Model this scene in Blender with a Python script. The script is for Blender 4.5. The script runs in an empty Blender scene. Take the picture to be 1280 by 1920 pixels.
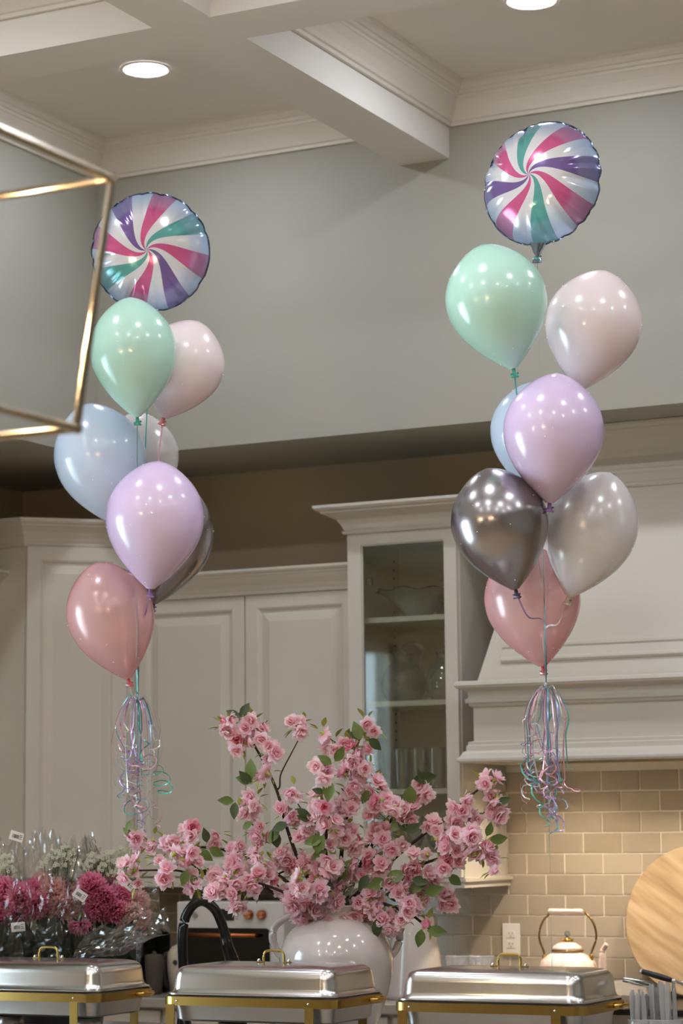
import bpy, bmesh, math, random
from mathutils import Vector, Matrix, noise
random.seed(11)
SC = bpy.context.scene
COL = SC.collection
R = math.radians
# ------------------------------------------------------------------ camera
FPX = 4467.7                                   # focal length in pixels of a 1280 x 1920 frame
PIT, YAW, ROL = R(7.626), R(26.922), R(-0.592)
EYE = Vector((0, 0, 1.55))
FW = Vector((-math.sin(YAW)*math.cos(PIT), math.cos(YAW)*math.cos(PIT), math.sin(PIT)))
_rt = Vector((math.cos(YAW), math.sin(YAW), 0)); _up = _rt.cross(FW)
RT = _rt*math.cos(ROL)+_up*math.sin(ROL); UP = -_rt*math.sin(ROL)+_up*math.cos(ROL)
cam = bpy.data.cameras.new('camera'); camo = bpy.data.objects.new('camera', cam); COL.objects.link(camo)
camo.matrix_world = Matrix(((RT.x, UP.x, -FW.x, EYE.x), (RT.y, UP.y, -FW.y, EYE.y), (RT.z, UP.z, -FW.z, EYE.z), (0, 0, 0, 1)))
cam.sensor_fit = 'HORIZONTAL'; cam.sensor_width = 24; cam.lens = FPX*24/1280
cam.clip_end = 60
cam.dof.use_dof = True; cam.dof.focus_distance = 7.1; cam.dof.aperture_fstop = 3.6
SC.camera = camo
# ------------------------------------------------------------------ world, exposure
w = bpy.data.worlds.new('daylight'); SC.world = w; w.use_nodes = True
w.node_tree.nodes['Background'].inputs[0].default_value = (.72, .84, 1, 1)
w.node_tree.nodes['Background'].inputs[1].default_value = 5.5
vs = SC.view_settings
SC.display_settings.display_device = 'sRGB'
vs.view_transform = 'Standard'; vs.look = 'None'; vs.gamma = 1; vs.use_curve_mapping = False
vs.exposure = 2.0
CAN_STRENGTH = 52.0      # recessed ceiling lights
BULB_STRENGTH = 150.0    # lantern bulbs
HOOD_STRENGTH = 165.0    # range hood lamps
SC.cycles.use_denoising = True
SC.cycles.sample_clamp_indirect = 6.0
SC.cycles.max_bounces = 10; SC.cycles.transparent_max_bounces = 24; SC.cycles.diffuse_bounces = 4
SC.cycles.caustics_reflective = False; SC.cycles.caustics_refractive = False
pl = bpy.data.lights.new('window_portal', 'AREA'); pl.shape = 'RECTANGLE'; pl.size = 1.2; pl.size_y = 2.4
pl.cycles.is_portal = True
plo = bpy.data.objects.new('window_portal', pl); COL.objects.link(plo)
plo.location = (-6.06, 4.78, 1.42); plo.rotation_euler = (0, R(-90), 0)

def at(x, y, D=None, X=None, Y=None, Z=None):
    """point of the room seen at pixel (x, y): at depth D, or on a plane X / Y / Z = const"""
    d = FW*FPX + RT*(x-640) + UP*(960-y)
    if D is not None: t = D/FPX
    elif X is not None: t = (X-EYE.x)/d.x
    elif Y is not None: t = (Y-EYE.y)/d.y
    else: t = (Z-EYE.z)/d.z
    return EYE + d*t
# ------------------------------------------------------------------ materials
def lin(c):
    if isinstance(c, str): c = [int(c[i:i+2], 16)/255 for i in (0, 2, 4)]
    return tuple((v/12.92 if v <= .04045 else ((v+.055)/1.055)**2.4) for v in c)+(1,)
def newmat(n):
    m = bpy.data.materials.new(n); m.use_nodes = True; nt = m.node_tree
    return m, nt, nt.nodes['Principled BSDF'], nt.nodes['Material Output']
def mat(n, c, rough=.5, metal=0, var=.06, scale=30, bump=.0, coat=0, sss=0, emis=None, estr=0, aniso=0):
    m, nt, b, out = newmat(n); N = nt.nodes.new; L = nt.links.new
    col = lin(c)
    if var:
        tc = N('ShaderNodeTexCoord'); ns = N('ShaderNodeTexNoise'); ns.inputs['Scale'].default_value = scale
        ns.inputs['Detail'].default_value = 3
        L(tc.outputs['Object'], ns.inputs['Vector'])
        mx = N('ShaderNodeMix'); mx.data_type = 'RGBA'
        mx.inputs[6].default_value = tuple(min(1, v*(1+var)) for v in col[:3])+(1,)
        mx.inputs[7].default_value = tuple(v*(1-var) for v in col[:3])+(1,)
        L(ns.outputs['Fac'], mx.inputs[0]); L(mx.outputs[2], b.inputs['Base Color'])
        if bump:
            bp = N('ShaderNodeBump'); bp.inputs['Strength'].default_value = bump; bp.inputs['Distance'].default_value = .01
            L(ns.outputs['Fac'], bp.inputs['Height']); L(bp.outputs['Normal'], b.inputs['Normal'])
    else:
        b.inputs['Base Color'].default_value = col
    b.inputs['Roughness'].default_value = rough; b.inputs['Metallic'].default_value = metal
    b.inputs['Coat Weight'].default_value = coat; b.inputs['Coat Roughness'].default_value = .06
    if sss:
        b.inputs['Subsurface Weight'].default_value = sss; b.inputs['Subsurface Radius'].default_value = (.02, .012, .012)
    if emis is not None:
        b.inputs['Emission Color'].default_value = lin(emis); b.inputs['Emission Strength'].default_value = estr
    return m
def glassmat(n, tint='f4f8f6', edge='8a9490', gloss=.9, rough=.02, base=.04, bump=0, bscale=60, edgek=1.0, haze=0, solid=False):
    """thin clear glass or film: see-through, mirror-like at grazing angles"""
    m, nt, b, out = newmat(n); N = nt.nodes.new; L = nt.links.new
    nt.nodes.remove(b)
    lw = N('ShaderNodeLayerWeight'); lw.inputs['Blend'].default_value = .35
    tr = N('ShaderNodeBsdfTransparent'); gl = N('ShaderNodeBsdfGlossy'); gl.inputs['Roughness'].default_value = rough
    gl.inputs['Color'].default_value = (gloss, gloss, gloss, 1)
    mx = N('ShaderNodeMix'); mx.data_type = 'RGBA'; mx.inputs[6].default_value = lin(tint); mx.inputs[7].default_value = lin(edge)
    pw = N('ShaderNodeMath'); pw.operation = 'MULTIPLY'; pw.inputs[1].default_value = edgek
    L(lw.outputs['Facing'], pw.inputs[0]); L(pw.outputs[0], mx.inputs[0]); L(mx.outputs[2], tr.inputs['Color'])
    ad = N('ShaderNodeMath'); ad.operation = 'ADD'; ad.inputs[1].default_value = base; ad.use_clamp = True
    fr = N('ShaderNodeMath'); fr.operation = 'MULTIPLY'; fr.inputs[1].default_value = .7
    L(lw.outputs['Fresnel'], fr.inputs[0]); L(fr.outputs[0], ad.inputs[0])
    ms = N('ShaderNodeMixShader'); L(ad.outputs[0], ms.inputs[0]); L(tr.outputs[0], ms.inputs[1]); L(gl.outputs[0], ms.inputs[2])
    last = ms
    if haze:
        df = N('ShaderNodeBsdfDiffuse' if solid else 'ShaderNodeBsdfTranslucent'); df.inputs['Color'].default_value = (.9, .9, .92, 1)
        m2 = N('ShaderNodeMixShader'); m2.inputs[0].default_value = haze
        L(ms.outputs[0], m2.inputs[1]); L(df.outputs[0], m2.inputs[2]); last = m2
    L(last.outputs[0], out.inputs['Surface'])
    if bump:
        tc = N('ShaderNodeTexCoord'); ns = N('ShaderNodeTexNoise'); ns.inputs['Scale'].default_value = bscale
        L(tc.outputs['Object'], ns.inputs['Vector'])
        bp = N('ShaderNodeBump'); bp.inputs['Strength'].default_value = bump; bp.inputs['Distance'].default_value = .02
        L(ns.outputs['Fac'], bp.inputs['Height']); L(bp.outputs['Normal'], gl.inputs['Normal']); L(bp.outputs['Normal'], lw.inputs['Normal'])
    return m
def balloonmat(n, c, rough=.22, metal=0, alpha=1, sss=0, edge=None, spec=.5):
    m, nt, b, out = newmat(n); N = nt.nodes.new; L = nt.links.new
    tc = N('ShaderNodeTexCoord'); ns = N('ShaderNodeTexNoise'); ns.inputs['Scale'].default_value = 9
    L(tc.outputs['Object'], ns.inputs['Vector'])
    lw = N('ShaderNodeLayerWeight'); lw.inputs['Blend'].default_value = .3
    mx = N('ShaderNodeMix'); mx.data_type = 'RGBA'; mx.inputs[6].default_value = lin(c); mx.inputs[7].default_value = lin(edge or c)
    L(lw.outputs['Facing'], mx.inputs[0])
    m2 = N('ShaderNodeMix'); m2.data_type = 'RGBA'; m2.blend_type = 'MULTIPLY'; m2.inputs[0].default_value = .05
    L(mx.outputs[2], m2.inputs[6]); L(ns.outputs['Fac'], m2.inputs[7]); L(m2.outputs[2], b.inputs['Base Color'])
    b.inputs['Roughness'].default_value = rough; b.inputs['Metallic'].default_value = metal
    b.inputs['Specular IOR Level'].default_value = spec
    b.inputs['Coat Weight'].default_value = .35; b.inputs['Coat Roughness'].default_value = .1
    if sss:
        b.inputs['Subsurface Weight'].default_value = sss; b.inputs['Subsurface Radius'].default_value = (.06, .05, .05)
    if alpha < 1:
        tr = N('ShaderNodeBsdfTransparent'); tr.inputs['Color'].default_value = lin(c)
        mp = N('ShaderNodeMapRange'); mp.inputs['From Min'].default_value = 0; mp.inputs['From Max'].default_value = .8
        mp.inputs['To Min'].default_value = alpha; mp.inputs['To Max'].default_value = 1
        L(lw.outputs['Facing'], mp.inputs['Value'])
        ms = N('ShaderNodeMixShader'); L(mp.outputs[0], ms.inputs[0]); L(tr.outputs[0], ms.inputs[1]); L(b.outputs[0], ms.inputs[2])
        L(ms.outputs[0], out.inputs['Surface'])
    return m
M = {}
M['wall'] = mat('grey_wall_paint', 'a4a398', .7, var=.02, scale=6)
M['recess'] = mat('taupe_wall', 'ab9c84', .75, var=.03, scale=6)  # browner and slightly darker tone than the upper wall
M['ceil'] = mat('ceiling_paint', 'dedbd4', .75, var=.02, scale=5)
M['trim'] = mat('cream_trim_paint', 'd6d1c6', .45, var=.02, scale=8)
M['cab'] = mat('cream_cabinet_paint', 'c9c4b8', .38, var=.025, scale=14)
M['cabin'] = mat('cabinet_interior', 'f7f3e8', .55, var=.03, scale=14)
M['gap'] = mat('dark_brown', '4a4136', .8)  # dark brown of the canister, kettle handle and pin hole marks
M['tile'] = mat('glossy_greige_tile', 'ada290', .12, var=.07, scale=9, coat=.3)
M['tile2'] = mat('glossy_greige_tile_pale', 'b3a896', .12, var=.07, scale=9, coat=.3)
M['tile3'] = mat('glossy_greige_tile_deep', 'a79b88', .13, var=.07, scale=9, coat=.3)
M['grout'] = mat('cream_grout', 'eee6d4', .85, var=.08, scale=80)
M['stone'] = mat('pale_worktop', 'a8a298', .2, var=.08, scale=7)
M['floor'] = mat('oak_floor', 'b9a283', .4, var=.2, scale=4)
M['steel'] = mat('polished_steel', 'd6d5d2', .22, 1, var=.05, scale=12)
M['steel_d'] = mat('satin_steel', 'a9a6a2', .3, 1, var=.05, scale=12)
M['brass'] = mat('brass', 'b09454', .28, 1, var=.06, scale=20)
M['brass_d'] = mat('aged_brass', 'a08355', .22, 1, var=.1, scale=30)
M['lantern'] = mat('champagne_brass', 'aea38e', .18, 1, var=.08, scale=30)
M['black'] = mat('satin_black', '0d0c0c', .28, var=.1)
M['blackgl'] = mat('black_glass', '080808', .05, var=.1)
M['white'] = mat('white_plastic', 'e6e2da', .4, var=.02)
M['oven'] = mat('matt_white_enamel', 'cfccc6', .4, var=.02)
M['copper'] = mat('brushed_copper', 'a9653f', .3, 1, var=.1)
M['cream'] = mat('cream_plastic', 'd8ccb6', .35, var=.03)
M['ceramic'] = mat('white_glazed_ceramic', 'cbc3bd', .13, var=.06, scale=9, coat=.6)
M['enamel'] = mat('blush_enamel', 'f0d6c8', .12, var=.02, coat=.6)
M['gold'] = mat('gold_trim', 'c0984a', .2, 1)
M['bark'] = mat('dark_cherry_bark', '3a221c', .7, var=.3, scale=120, bump=.3)
M['leaf'] = mat('green_leaf', '5f7235', .45, var=.25, scale=40)
M['leaf2'] = mat('dark_green_leaf', '3c4c28', .5, var=.25, scale=40)
M['leaflet'] = mat('yellow_green_leaflet', 'a3a84a', .5, var=.2, scale=60)
M['stemd'] = mat('deep_green_stems', '22301c', .6, var=.4, scale=30)
M['label'] = mat('white_label_paper', 'e8e4dd', .6, var=.03)
M['ink'] = mat('label_ink', '3a3a3c', .7)
M['bead'] = mat('white_foam_bead', 'fbf8f4', .5)
M['breath'] = mat('white_small_blooms', 'd3d6c0', .7, var=.1)
M['display'] = mat('grey_display', '20262a', .08)
M['wglass'] = glassmat('window_glass', base=.02)
M['pane'] = glassmat('cabinet_glass', tint='fbfdf9', edge='e4eae0', gloss=.6, base=.08, rough=.0)
M['crystal'] = glassmat('clear_crystal', tint='e6ebe4', edge='5f6a66', base=.12, rough=.03, edgek=.9, bump=.12, bscale=45, haze=.14, solid=True)
M['cutglass'] = glassmat('cut_crystal', tint='e3e4e6', edge='70787c', base=.16, rough=.05, bump=1, bscale=90, haze=.25, solid=True)
M['film'] = glassmat('clear_cellophane', tint='f7f8f7', edge='c8cdca', base=.2, rough=.08, bump=.3, bscale=18, haze=.02)
M['filmc'] = glassmat('clear_cellophane_front', tint='fbfcfb', edge='dde0de', base=.03, rough=.08, bump=.3, bscale=14, haze=.008)
M['clearplastic'] = glassmat('clear_plastic', tint='f3f5f7', edge='c3c9ce', base=.2, rough=.08, haze=.3, solid=True)
M['can'] = mat('lamp_diffuser', 'ffffff', .5, var=0, emis='f1f4ff', estr=CAN_STRENGTH)
M['bulb'] = mat('warm_bulb', 'ffffff', .5, var=0, emis='ffdcae', estr=BULB_STRENGTH)
M['hoodlamp'] = mat('warm_hood_lamp', 'ffffff', .5, var=0, emis='ffeacf', estr=HOOD_STRENGTH)
def petalmat(n, c0, c1, rad):
    m, nt, b, out = newmat(n); N = nt.nodes.new; L = nt.links.new
    tc = N('ShaderNodeTexCoord'); ln = N('ShaderNodeVectorMath'); ln.operation = 'LENGTH'; L(tc.outputs['Object'], ln.inputs[0])
    ns = N('ShaderNodeTexNoise'); ns.inputs['Scale'].default_value = 70; L(tc.outputs['Object'], ns.inputs['Vector'])
    mp = N('ShaderNodeMapRange'); mp.inputs['From Max'].default_value = rad; L(ln.outputs['Value'], mp.inputs['Value'])
    ad = N('ShaderNodeMath'); ad.operation = 'MULTIPLY_ADD'; ad.inputs[1].default_value = .5; L(ns.outputs['Fac'], ad.inputs[0]); 
    sb = N('ShaderNodeMath'); sb.operation = 'SUBTRACT'; sb.inputs[1].default_value = .25; L(mp.outputs[0], sb.inputs[0]); L(sb.outputs[0], ad.inputs[2])
    mx = N('ShaderNodeMix'); mx.data_type = 'RGBA'; mx.inputs[6].default_value = lin(c0); mx.inputs[7].default_value = lin(c1)
    L(ad.outputs[0], mx.inputs[0]); L(mx.outputs[2], b.inputs['Base Color']); b.inputs['Roughness'].default_value = .6
    tl = N('ShaderNodeBsdfTranslucent'); L(mx.outputs[2], tl.inputs['Color'])
    ms = N('ShaderNodeMixShader'); ms.inputs[0].default_value = .56; L(b.outputs[0], ms.inputs[1]); L(tl.outputs[0], ms.inputs[2])
    L(ms.outputs[0], out.inputs['Surface'])
    return m
M['petal'] = petalmat('pale_pink_petal', 'f6aabb', 'ffeaf0', .022)
M['petal2'] = petalmat('blush_petal', 'f8bac4', 'fff0f2', .022)
M['petal3'] = petalmat('rose_petal', 'e67a92', 'fac4d0', .024)
M['carn'] = petalmat('deep_pink_carnation', 'cc4a74', 'f4a3c0', .043)
M['carn2'] = petalmat('soft_pink_carnation', 'e8a6a0', 'fad8d2', .043)
# ------------------------------------------------------------------ object helpers
OFF = {}
def thing(name, label, cat, loc=(0, 0, 0), group=None, kind=None):
    o = bpy.data.objects.new(name, None); COL.objects.link(o); o.location = loc
    o.empty_display_size = .05
    OFF[o.name] = Vector(loc); tag(o, label, cat, group, kind)
    return o
def tag(o, label=None, cat=None, group=None, kind=None):
    if label: o['label'] = label
    if cat: o['category'] = cat
    if group: o['group'] = group
    if kind: o['kind'] = kind
    return o
def part(name, bm, m, parent=None, label=None, smooth=False, kind=None, loc=None, cat=None, group=None, ang=None):
    """bm is in room coordinates; becomes one mesh object (child of parent)"""
    off = OFF[parent.name] if parent else Vector(loc or (0, 0, 0))
    if off.length: bmesh.ops.translate(bm, verts=bm.verts, vec=-off)
    me = bpy.data.meshes.new(name); bm.to_mesh(me); bm.free()
    for x in (m if isinstance(m, (list, tuple)) else [m]): me.materials.append(x)
    if smooth: me.shade_smooth()
    if ang: me.set_sharp_from_angle(angle=R(ang))
    o = bpy.data.objects.new(name, me); COL.objects.link(o)
    if parent: o.parent = parent
    else: o.location = off
    OFF[o.name] = off
    return tag(o, label, cat, group, kind)
def inst(name, me, parent, loc, rot=None, s=1):
    o = bpy.data.objects.new(name, me); COL.objects.link(o); o.parent = parent
    mw = (rot or Matrix.Identity(3)).to_4x4(); sc = Matrix.Diagonal((s, s, s, 1)) if not hasattr(s, '__len__') else Matrix.Diagonal((*s, 1))
    o.matrix_basis = Matrix.Translation(Vector(loc)-OFF[parent.name]) @ mw @ sc
    OFF[o.name] = OFF[parent.name]
    return o
def dup(o, loc, label=None, parent=None):
    c = o.copy(); COL.objects.link(c)
    if parent: c.parent = parent
    else: c.location = loc
    if label: c['label'] = label
    for ch in o.children: dup(ch, None, None, c)
    return c
def box(bm, x0, x1, y0, y1, z0, z1, bev=0, seg=1):
    vs_ = [bm.verts.new((x, y, z)) for z in (z0, z1) for x, y in ((x0, y0), (x1, y0), (x1, y1), (x0, y1))]
    fs = [bm.faces.new([vs_[i] for i in f]) for f in ((3, 2, 1, 0), (4, 5, 6, 7), (0, 1, 5, 4), (1, 2, 6, 5), (2, 3, 7, 6), (3, 0, 4, 7))]
    if bev:
        es = list({e for f in fs for e in f.edges})
        bmesh.ops.bevel(bm, geom=es, offset=bev, segments=seg, profile=.5, affect='EDGES')
    return bm
def B(*a, **k): return box(bmesh.new(), *a, **k)
def lathe(bm, prof, c=(0, 0, 0), seg=32, mtx=None, cap0=False, cap1=False, mi=0):
    rings = []
    for r, z in prof:
        ring = []
        for i in range(seg):
            a = 2*math.pi*i/seg; v = Vector((r*math.cos(a), r*math.sin(a), z))
            if mtx: v = mtx @ v
            ring.append(bm.verts.new(v+Vector(c)))
        rings.append(ring)
    for a, b in zip(rings, rings[1:]):
        for i in range(seg):
            f = bm.faces.new((a[i], a[(i+1) % seg], b[(i+1) % seg], b[i])); f.material_index = mi
    if cap0: bm.faces.new(rings[0][::-1]).material_index = mi
    if cap1: bm.faces.new(rings[-1]).material_index = mi
    return bm
def LA(*a, **k): return lathe(bmesh.new(), *a, **k)
def frame_at(d, hint=Vector((0, 0, 1))):
    d = d.normalized()
    if abs(d.dot(hint)) > .97: hint = Vector((1, 0, 0))
    u = d.cross(hint).normalized(); return u, u.cross(d).normalized()
def tube(bm, pts, rad, seg=8, cap=True, mi=0, sx=1, hint=Vector((0, 0, 1))):
    pts = [Vector(p) for p in pts]; n = len(pts); rings = []
    for i, p in enumerate(pts):
        d = pts[min(i+1, n-1)]-pts[max(i-1, 0)]
        u, v = frame_at(d, hint)
        r = rad[i] if hasattr(rad, '__len__') else rad
        rings.append([bm.verts.new(p+u*math.cos(2*math.pi*k/seg)*r*sx+v*math.sin(2*math.pi*k/seg)*r) for k in range(seg)])
    for a, b in zip(rings, rings[1:]):
        for k in range(seg):
            bm.faces.new((a[k], a[(k+1) % seg], b[(k+1) % seg], b[k])).material_index = mi
    if cap: bm.faces.new(rings[0][::-1]).material_index = mi; bm.faces.new(rings[-1]).material_index = mi
    return bm
def TU(*a, **k): return tube(bmesh.new(), *a, **k)
def spline(pts, n=8):
    pts = [Vector(p) for p in pts]; out = []
    P = [pts[0]*2-pts[1]]+pts+[pts[-1]*2-pts[-2]]
    for i in range(1, len(P)-2):
        a, b, c, d = P[i-1:i+3]
        for k in range(n):
            t = k/n
            out.append(.5*((2*b)+(c-a)*t+(2*a-5*b+4*c-d)*t*t+(3*b-a-3*c+d)*t**3))
    out.append(pts[-1]); return out
def sweep(bm, prof, path, closed=False):
    """prof: (out, z) pairs; path: (x, y, nx, ny) mitre points, nx/ny = mitred outward vector"""
    rows = [[bm.verts.new((x+nx*o, y+ny*o, z)) for o, z in prof] for x, y, nx, ny in path]
    rng = list(zip(rows, rows[1:]))+([(rows[-1], rows[0])] if closed else [])
    for a, b in rng:
        for j in range(len(prof)-1): bm.faces.new((a[j], b[j], b[j+1], a[j+1]))
    if not closed:
        for r in (rows[0], rows[-1]):
            try: bm.faces.new(r)
            except ValueError: pass
    bmesh.ops.recalc_face_normals(bm, faces=bm.faces)
    return bm
def rot_to(d, roll=0):
    """rotation taking +Z to direction d"""
    return Vector((0, 0, 1)).rotation_difference(Vector(d).normalized()).to_matrix() @ Matrix.Rotation(roll, 3, 'Z')
# ------------------------------------------------------------------ room shell
ZC, ZB, ZS, ZK = 4.335, 4.068, 3.048, 4.188       # ceiling, beam underside, soffit, crown foot
YW, YS, XU, XL = 8.654, 8.0, -5.163, -5.97
XR, YF = 2.49, -2.69
def struct(name, bm, m, **k): return part(name, bm, m, kind='structure', **k)
struct('floor', B(XL-.2, XR+.2, YF-.2, YW+.2, -.1, 0), M['floor'])
bm = B(XL, XR, YS, YW, ZS, ZC+.1)
wall_back = struct('wall_back', bm, M['wall'])
wb2 = part('recessed_wall', B(XL, XR, YW, YW+.12, 0, ZC+.1), M['recess'], wall_back, label='darker wall recessed above the cabinets')
bm = B(XL, XU, YF, YS, ZS, ZC+.1)
wall_left = struct('wall_left', bm, M['wall'])
WY0, WY1, WZ0, WZ1 = 4.0, 5.36, .22, 2.62
bm = B(XL-.14, XL, YF, WY0, 0, ZC+.1); box(bm, XL-.14, XL, WY1, YW+.12, 0, ZC+.1)
box(bm, XL-.14, XL, WY0, WY1, 0, WZ0); box(bm, XL-.14, XL, WY0, WY1, WZ1, ZC+.1)
part('lower_wall', bm, M['recess'], wall_left)
struct('wall_right', B(XR, XR+.1, YF, YW, 0, ZC+.1), M['wall'])
struct('wall_front', B(XL, XR, YF-.1, YF, 0, ZC+.1), M['wall'])
bm = bmesh.new()
for a0, a1, b0, b1 in ((WY0, WY0+.06, WZ0, WZ1), (WY1-.06, WY1, WZ0, WZ1), (WY0, WY1, WZ0, WZ0+.06), (WY0, WY1, WZ1-.06, WZ1)):
    box(bm, XL-.1, XL-.03, a0, a1, b0, b1)
win = struct('window_1', bm, M['trim'])
part('pane', B(XL-.07, XL-.064, WY0+.06, WY1-.06, WZ0+.06, WZ1-.06), M['wglass'], win)
ceiling = struct('ceiling', B(XL, XR, YF, YW, ZC, ZC+.12), M['ceil'])
BX = [-3.694+1.575*k for k in range(4)]; BY = [6.315-1.8*k for k in range(5)]
HX, HY = .105, .115
trim1 = struct('trim_1', B(BX[0]-HX, BX[0]+HX, YF, YS, ZB, ZC), M['ceil'])
for x in BX[1:]: part('beam', B(x-HX, x+HX, YF, YS, ZB, ZC), M['ceil'], trim1)
xs = [XU]+[v for x in BX for v in (x-HX, x+HX)]+[XR]
ys = [YF]+[v for y in BY[::-1] for v in (y-HY, y+HY)]+[YS]
trim2 = None
for i in range(0, len(xs), 2):
    for y in BY:
        bm = B(xs[i], xs[i+1], y-HY, y+HY, ZB, ZC)
        if trim2 is None: trim2 = struct('trim_2', bm, M['ceil'])
        else: part('beam', bm, M['ceil'], trim2)
CROWN = [(0, ZK), (.014, ZK), (.016, ZK+.012), (.024, ZK+.016), (.03, ZK+.03), (.046, ZK+.058), (.066, ZK+.084), (.07, ZK+.086), (.071, ZK+.096), (.08, ZK+.1),
         (.082, ZK+.112), (.09, ZK+.114), (.098, ZK+.124), (.1, ZK+.134), (.106, ZK+.136), (.107, ZC)]
trim3 = None
for i in range(0, len(xs), 2):
    for j in range(0, len(ys), 2):
        x0, x1, y0, y1 = xs[i], xs[i+1], ys[j], ys[j+1]
        bm = sweep(bmesh.new(), CROWN, [(x0, y0, 1, 1), (x1, y0, -1, 1), (x1, y1, -1, -1), (x0, y1, 1, -1)], True)
        if trim3 is None: trim3 = struct('trim_3', bm, M['trim'])
        else: part('crown_moulding', bm, M['trim'], trim3)
# recessed lights
can0 = thing('recessed_light', 'round recessed ceiling light in the coffer beside the left wall', 'ceiling light', (-4.46, 7.23, ZC), group='recessed ceiling lights')
c = (-4.46, 7.23, 0)
part('trim_ring', LA([(.078, ZC-.001), (.08, ZC-.006), (.092, ZC-.006), (.095, ZC-.001)], c, 40), M['white'], can0, smooth=True)
part('diffuser', LA([(.079, ZC-.004), (.04, ZC-.009), (.002, ZC-.010)], c, 40, cap1=True), M['can'], can0, label='glowing white diffuser')
dup(can0, (-2.93, 7.23, ZC), 'round recessed ceiling light above the balloon bunch on the right')
for x in (-4.46, -2.93, -1.33, .24):
    for y in (5.415, 3.615, 1.815, .015):
        dup(can0, (x, y, ZC), 'round recessed ceiling light in a coffer out of frame towards the room')
for x in (-1.33, .24): dup(can0, (x, 7.23, ZC), 'round recessed ceiling light in a coffer out of frame towards the room')
# ------------------------------------------------------------------ backsplash tiles
ROW = .0787; TL = .1565; TZ0 = .926
part('grout', B(XL, -1.6, YW-.003, YW, .92, 1.80), M['grout'], wall_back)
def tile_me(L_, m):
    bm = B(-L_/2, L_/2, -.0035, 0, -.0369, .0369, bev=.0012)
    me = bpy.data.meshes.new('tile'); bm.to_mesh(me); bm.free(); me.materials.append(m); return me
TM = [tile_me(TL-.005, M[k]) for k in ('tile', 'tile', 'tile2', 'tile3')]
TH = {}
jx = at(1131, 1620, Y=YW).x; z_line = at(1131, 1600, Y=YW).z     # one joint and one course line of the wall
nt_ = 0
for r in range(-7, 6):
    zc = z_line+ROW*(r+.5)
    if zc-ROW/2 < .915 or zc+ROW/2 > 1.82: continue
    sh = 0 if r % 2 else .5
    k0 = math.floor((XL-jx)/TL)+1
    for k in range(k0, 20):
        x = jx+TL*(k+sh)+TL/2
        if x > -1.68: break
        hood = x > -3.68
        if zc+ROW/2 > 1.42 and not hood: continue
        me = random.choice(TM)
        o = inst('tile', me, wall_back, (x, YW-.003, zc), Matrix.Rotation(random.uniform(-.004, .004), 3, 'Z') @ Matrix.Rotation(random.uniform(-.004, .004), 3, 'X'))
        nt_ += 1
# ------------------------------------------------------------------ counters and island
wt = part('worktop', B(XL+.002, -3.42, 8.02, YW-.008, .88, .918, bev=.004), M['stone'], None, 'pale stone worktop along the tiled back wall', loc=(-4.6, 8.3, .88), cat='worktop')
bc = thing('base_cabinet', 'cream base cabinet run under the pale back worktop', 'cabinet', (-4.6, 8.34, 0))
part('carcass', B(XL+.002, -3.42, 8.07, YW-.008, .1, .879), M['cab'], bc); part('plinth', B(XL+.002, -3.42, 8.12, YW-.01, 0, .1), M['cab'], bc)
for k in range(5):
    x = -5.86+k*.49
    part('door', B(x, x+.47, 8.05, 8.07, .12, .87, bev=.004), M['cab'], bc)
rg = thing('range_cooker', 'steel range cooker under the white hood', 'cooker', (-2.95, 8.34, 0))
part('body', B(-3.415, -2.2, 8.03, YW-.01, 0, .9), M['steel_d'], rg); part('cooktop', B(-3.415, -2.2, 8.03, YW-.01, .9, .925, bev=.004), M['black'], rg)
IX0, IX1, IY0, IY1, ITOP = -4.75, -1.2, 5.86, 6.98, .92
isl = thing('kitchen_island', 'pale topped kitchen island carrying the steel chafing dishes', 'island', (-3.0, 6.42, 0))
part('countertop', B(IX0, IX1, IY0, IY1, ITOP-.04, ITOP, bev=.004), M['stone'], isl)
part('base', B(IX0+.08, IX1-.08, IY0+.1, IY1-.08, 0, ITOP-.04), M['cab'], isl)
# ------------------------------------------------------------------ wall cabinets
def panel_door(parent, O, U, V, W_, H_, depth=.022, fr=.062, name='door', label=None, m='cab'):
    """raised-panel door: O lower-left front corner, U right, V outward normal"""
    d = bmesh.new(); U = Vector(U).normalized(); V = Vector(V).normalized(); Zv = Vector((0, 0, 1))
    def ring(i, z): return [d.verts.new(O+U*a+Zv*b+V*z) for a, b in ((i, i), (W_-i, i), (W_-i, H_-i), (i, H_-i))]
    seq = [(0, -depth), (0, -.002), (.003, 0), (fr-.008, 0), (fr, -.004), (fr+.004, -.010), (fr+.012, -.011)]
    prev = None
    for i, z in seq:
        r = ring(i, z)
        if prev:
            for k in range(4): d.faces.new((prev[k], prev[(k+1) % 4], r[(k+1) % 4], r[k]))
        prev = r
    d.faces.new(prev)
    bmesh.ops.recalc_face_normals(d, faces=d.faces)
    o = part(name, d, M[m], parent, label)
    d = bmesh.new(); prev = None
    for i, z in ((fr+.013, -.0109), (fr+.018, -.009), (fr+.045, -.002), (fr+.047, -.001)):
        r = ring(i, z)
        if prev:
            for k in range(4): d.faces.new((prev[k], prev[(k+1) % 4], r[(k+1) % 4], r[k]))
        prev = r
    d.faces.new(prev); bmesh.ops.recalc_face_normals(d, faces=d.faces)
    part('raised_panel', d, M[m], o)
    return o
def crown_prof(z0, z1, ov):
    h = z1-z0
    return [(0, z0-.004), (.01*ov/.08, z0-.004), (.014*ov/.08, z0+.05*h), (.008, z0+.1*h), (.012, z0+.16*h), (.018, z0+.3*h), (.032, z0+.5*h), (.055*ov/.08, z0+.68*h), (.062*ov/.08, z0+.72*h),
            (.064*ov/.08, z0+.78*h), (.074*ov/.08, z0+.82*h), (ov, z0+.9*h), (ov, z1), (0, z1)]
ZCB = 1.37
YD, YG = 8.31, 8.217
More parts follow.
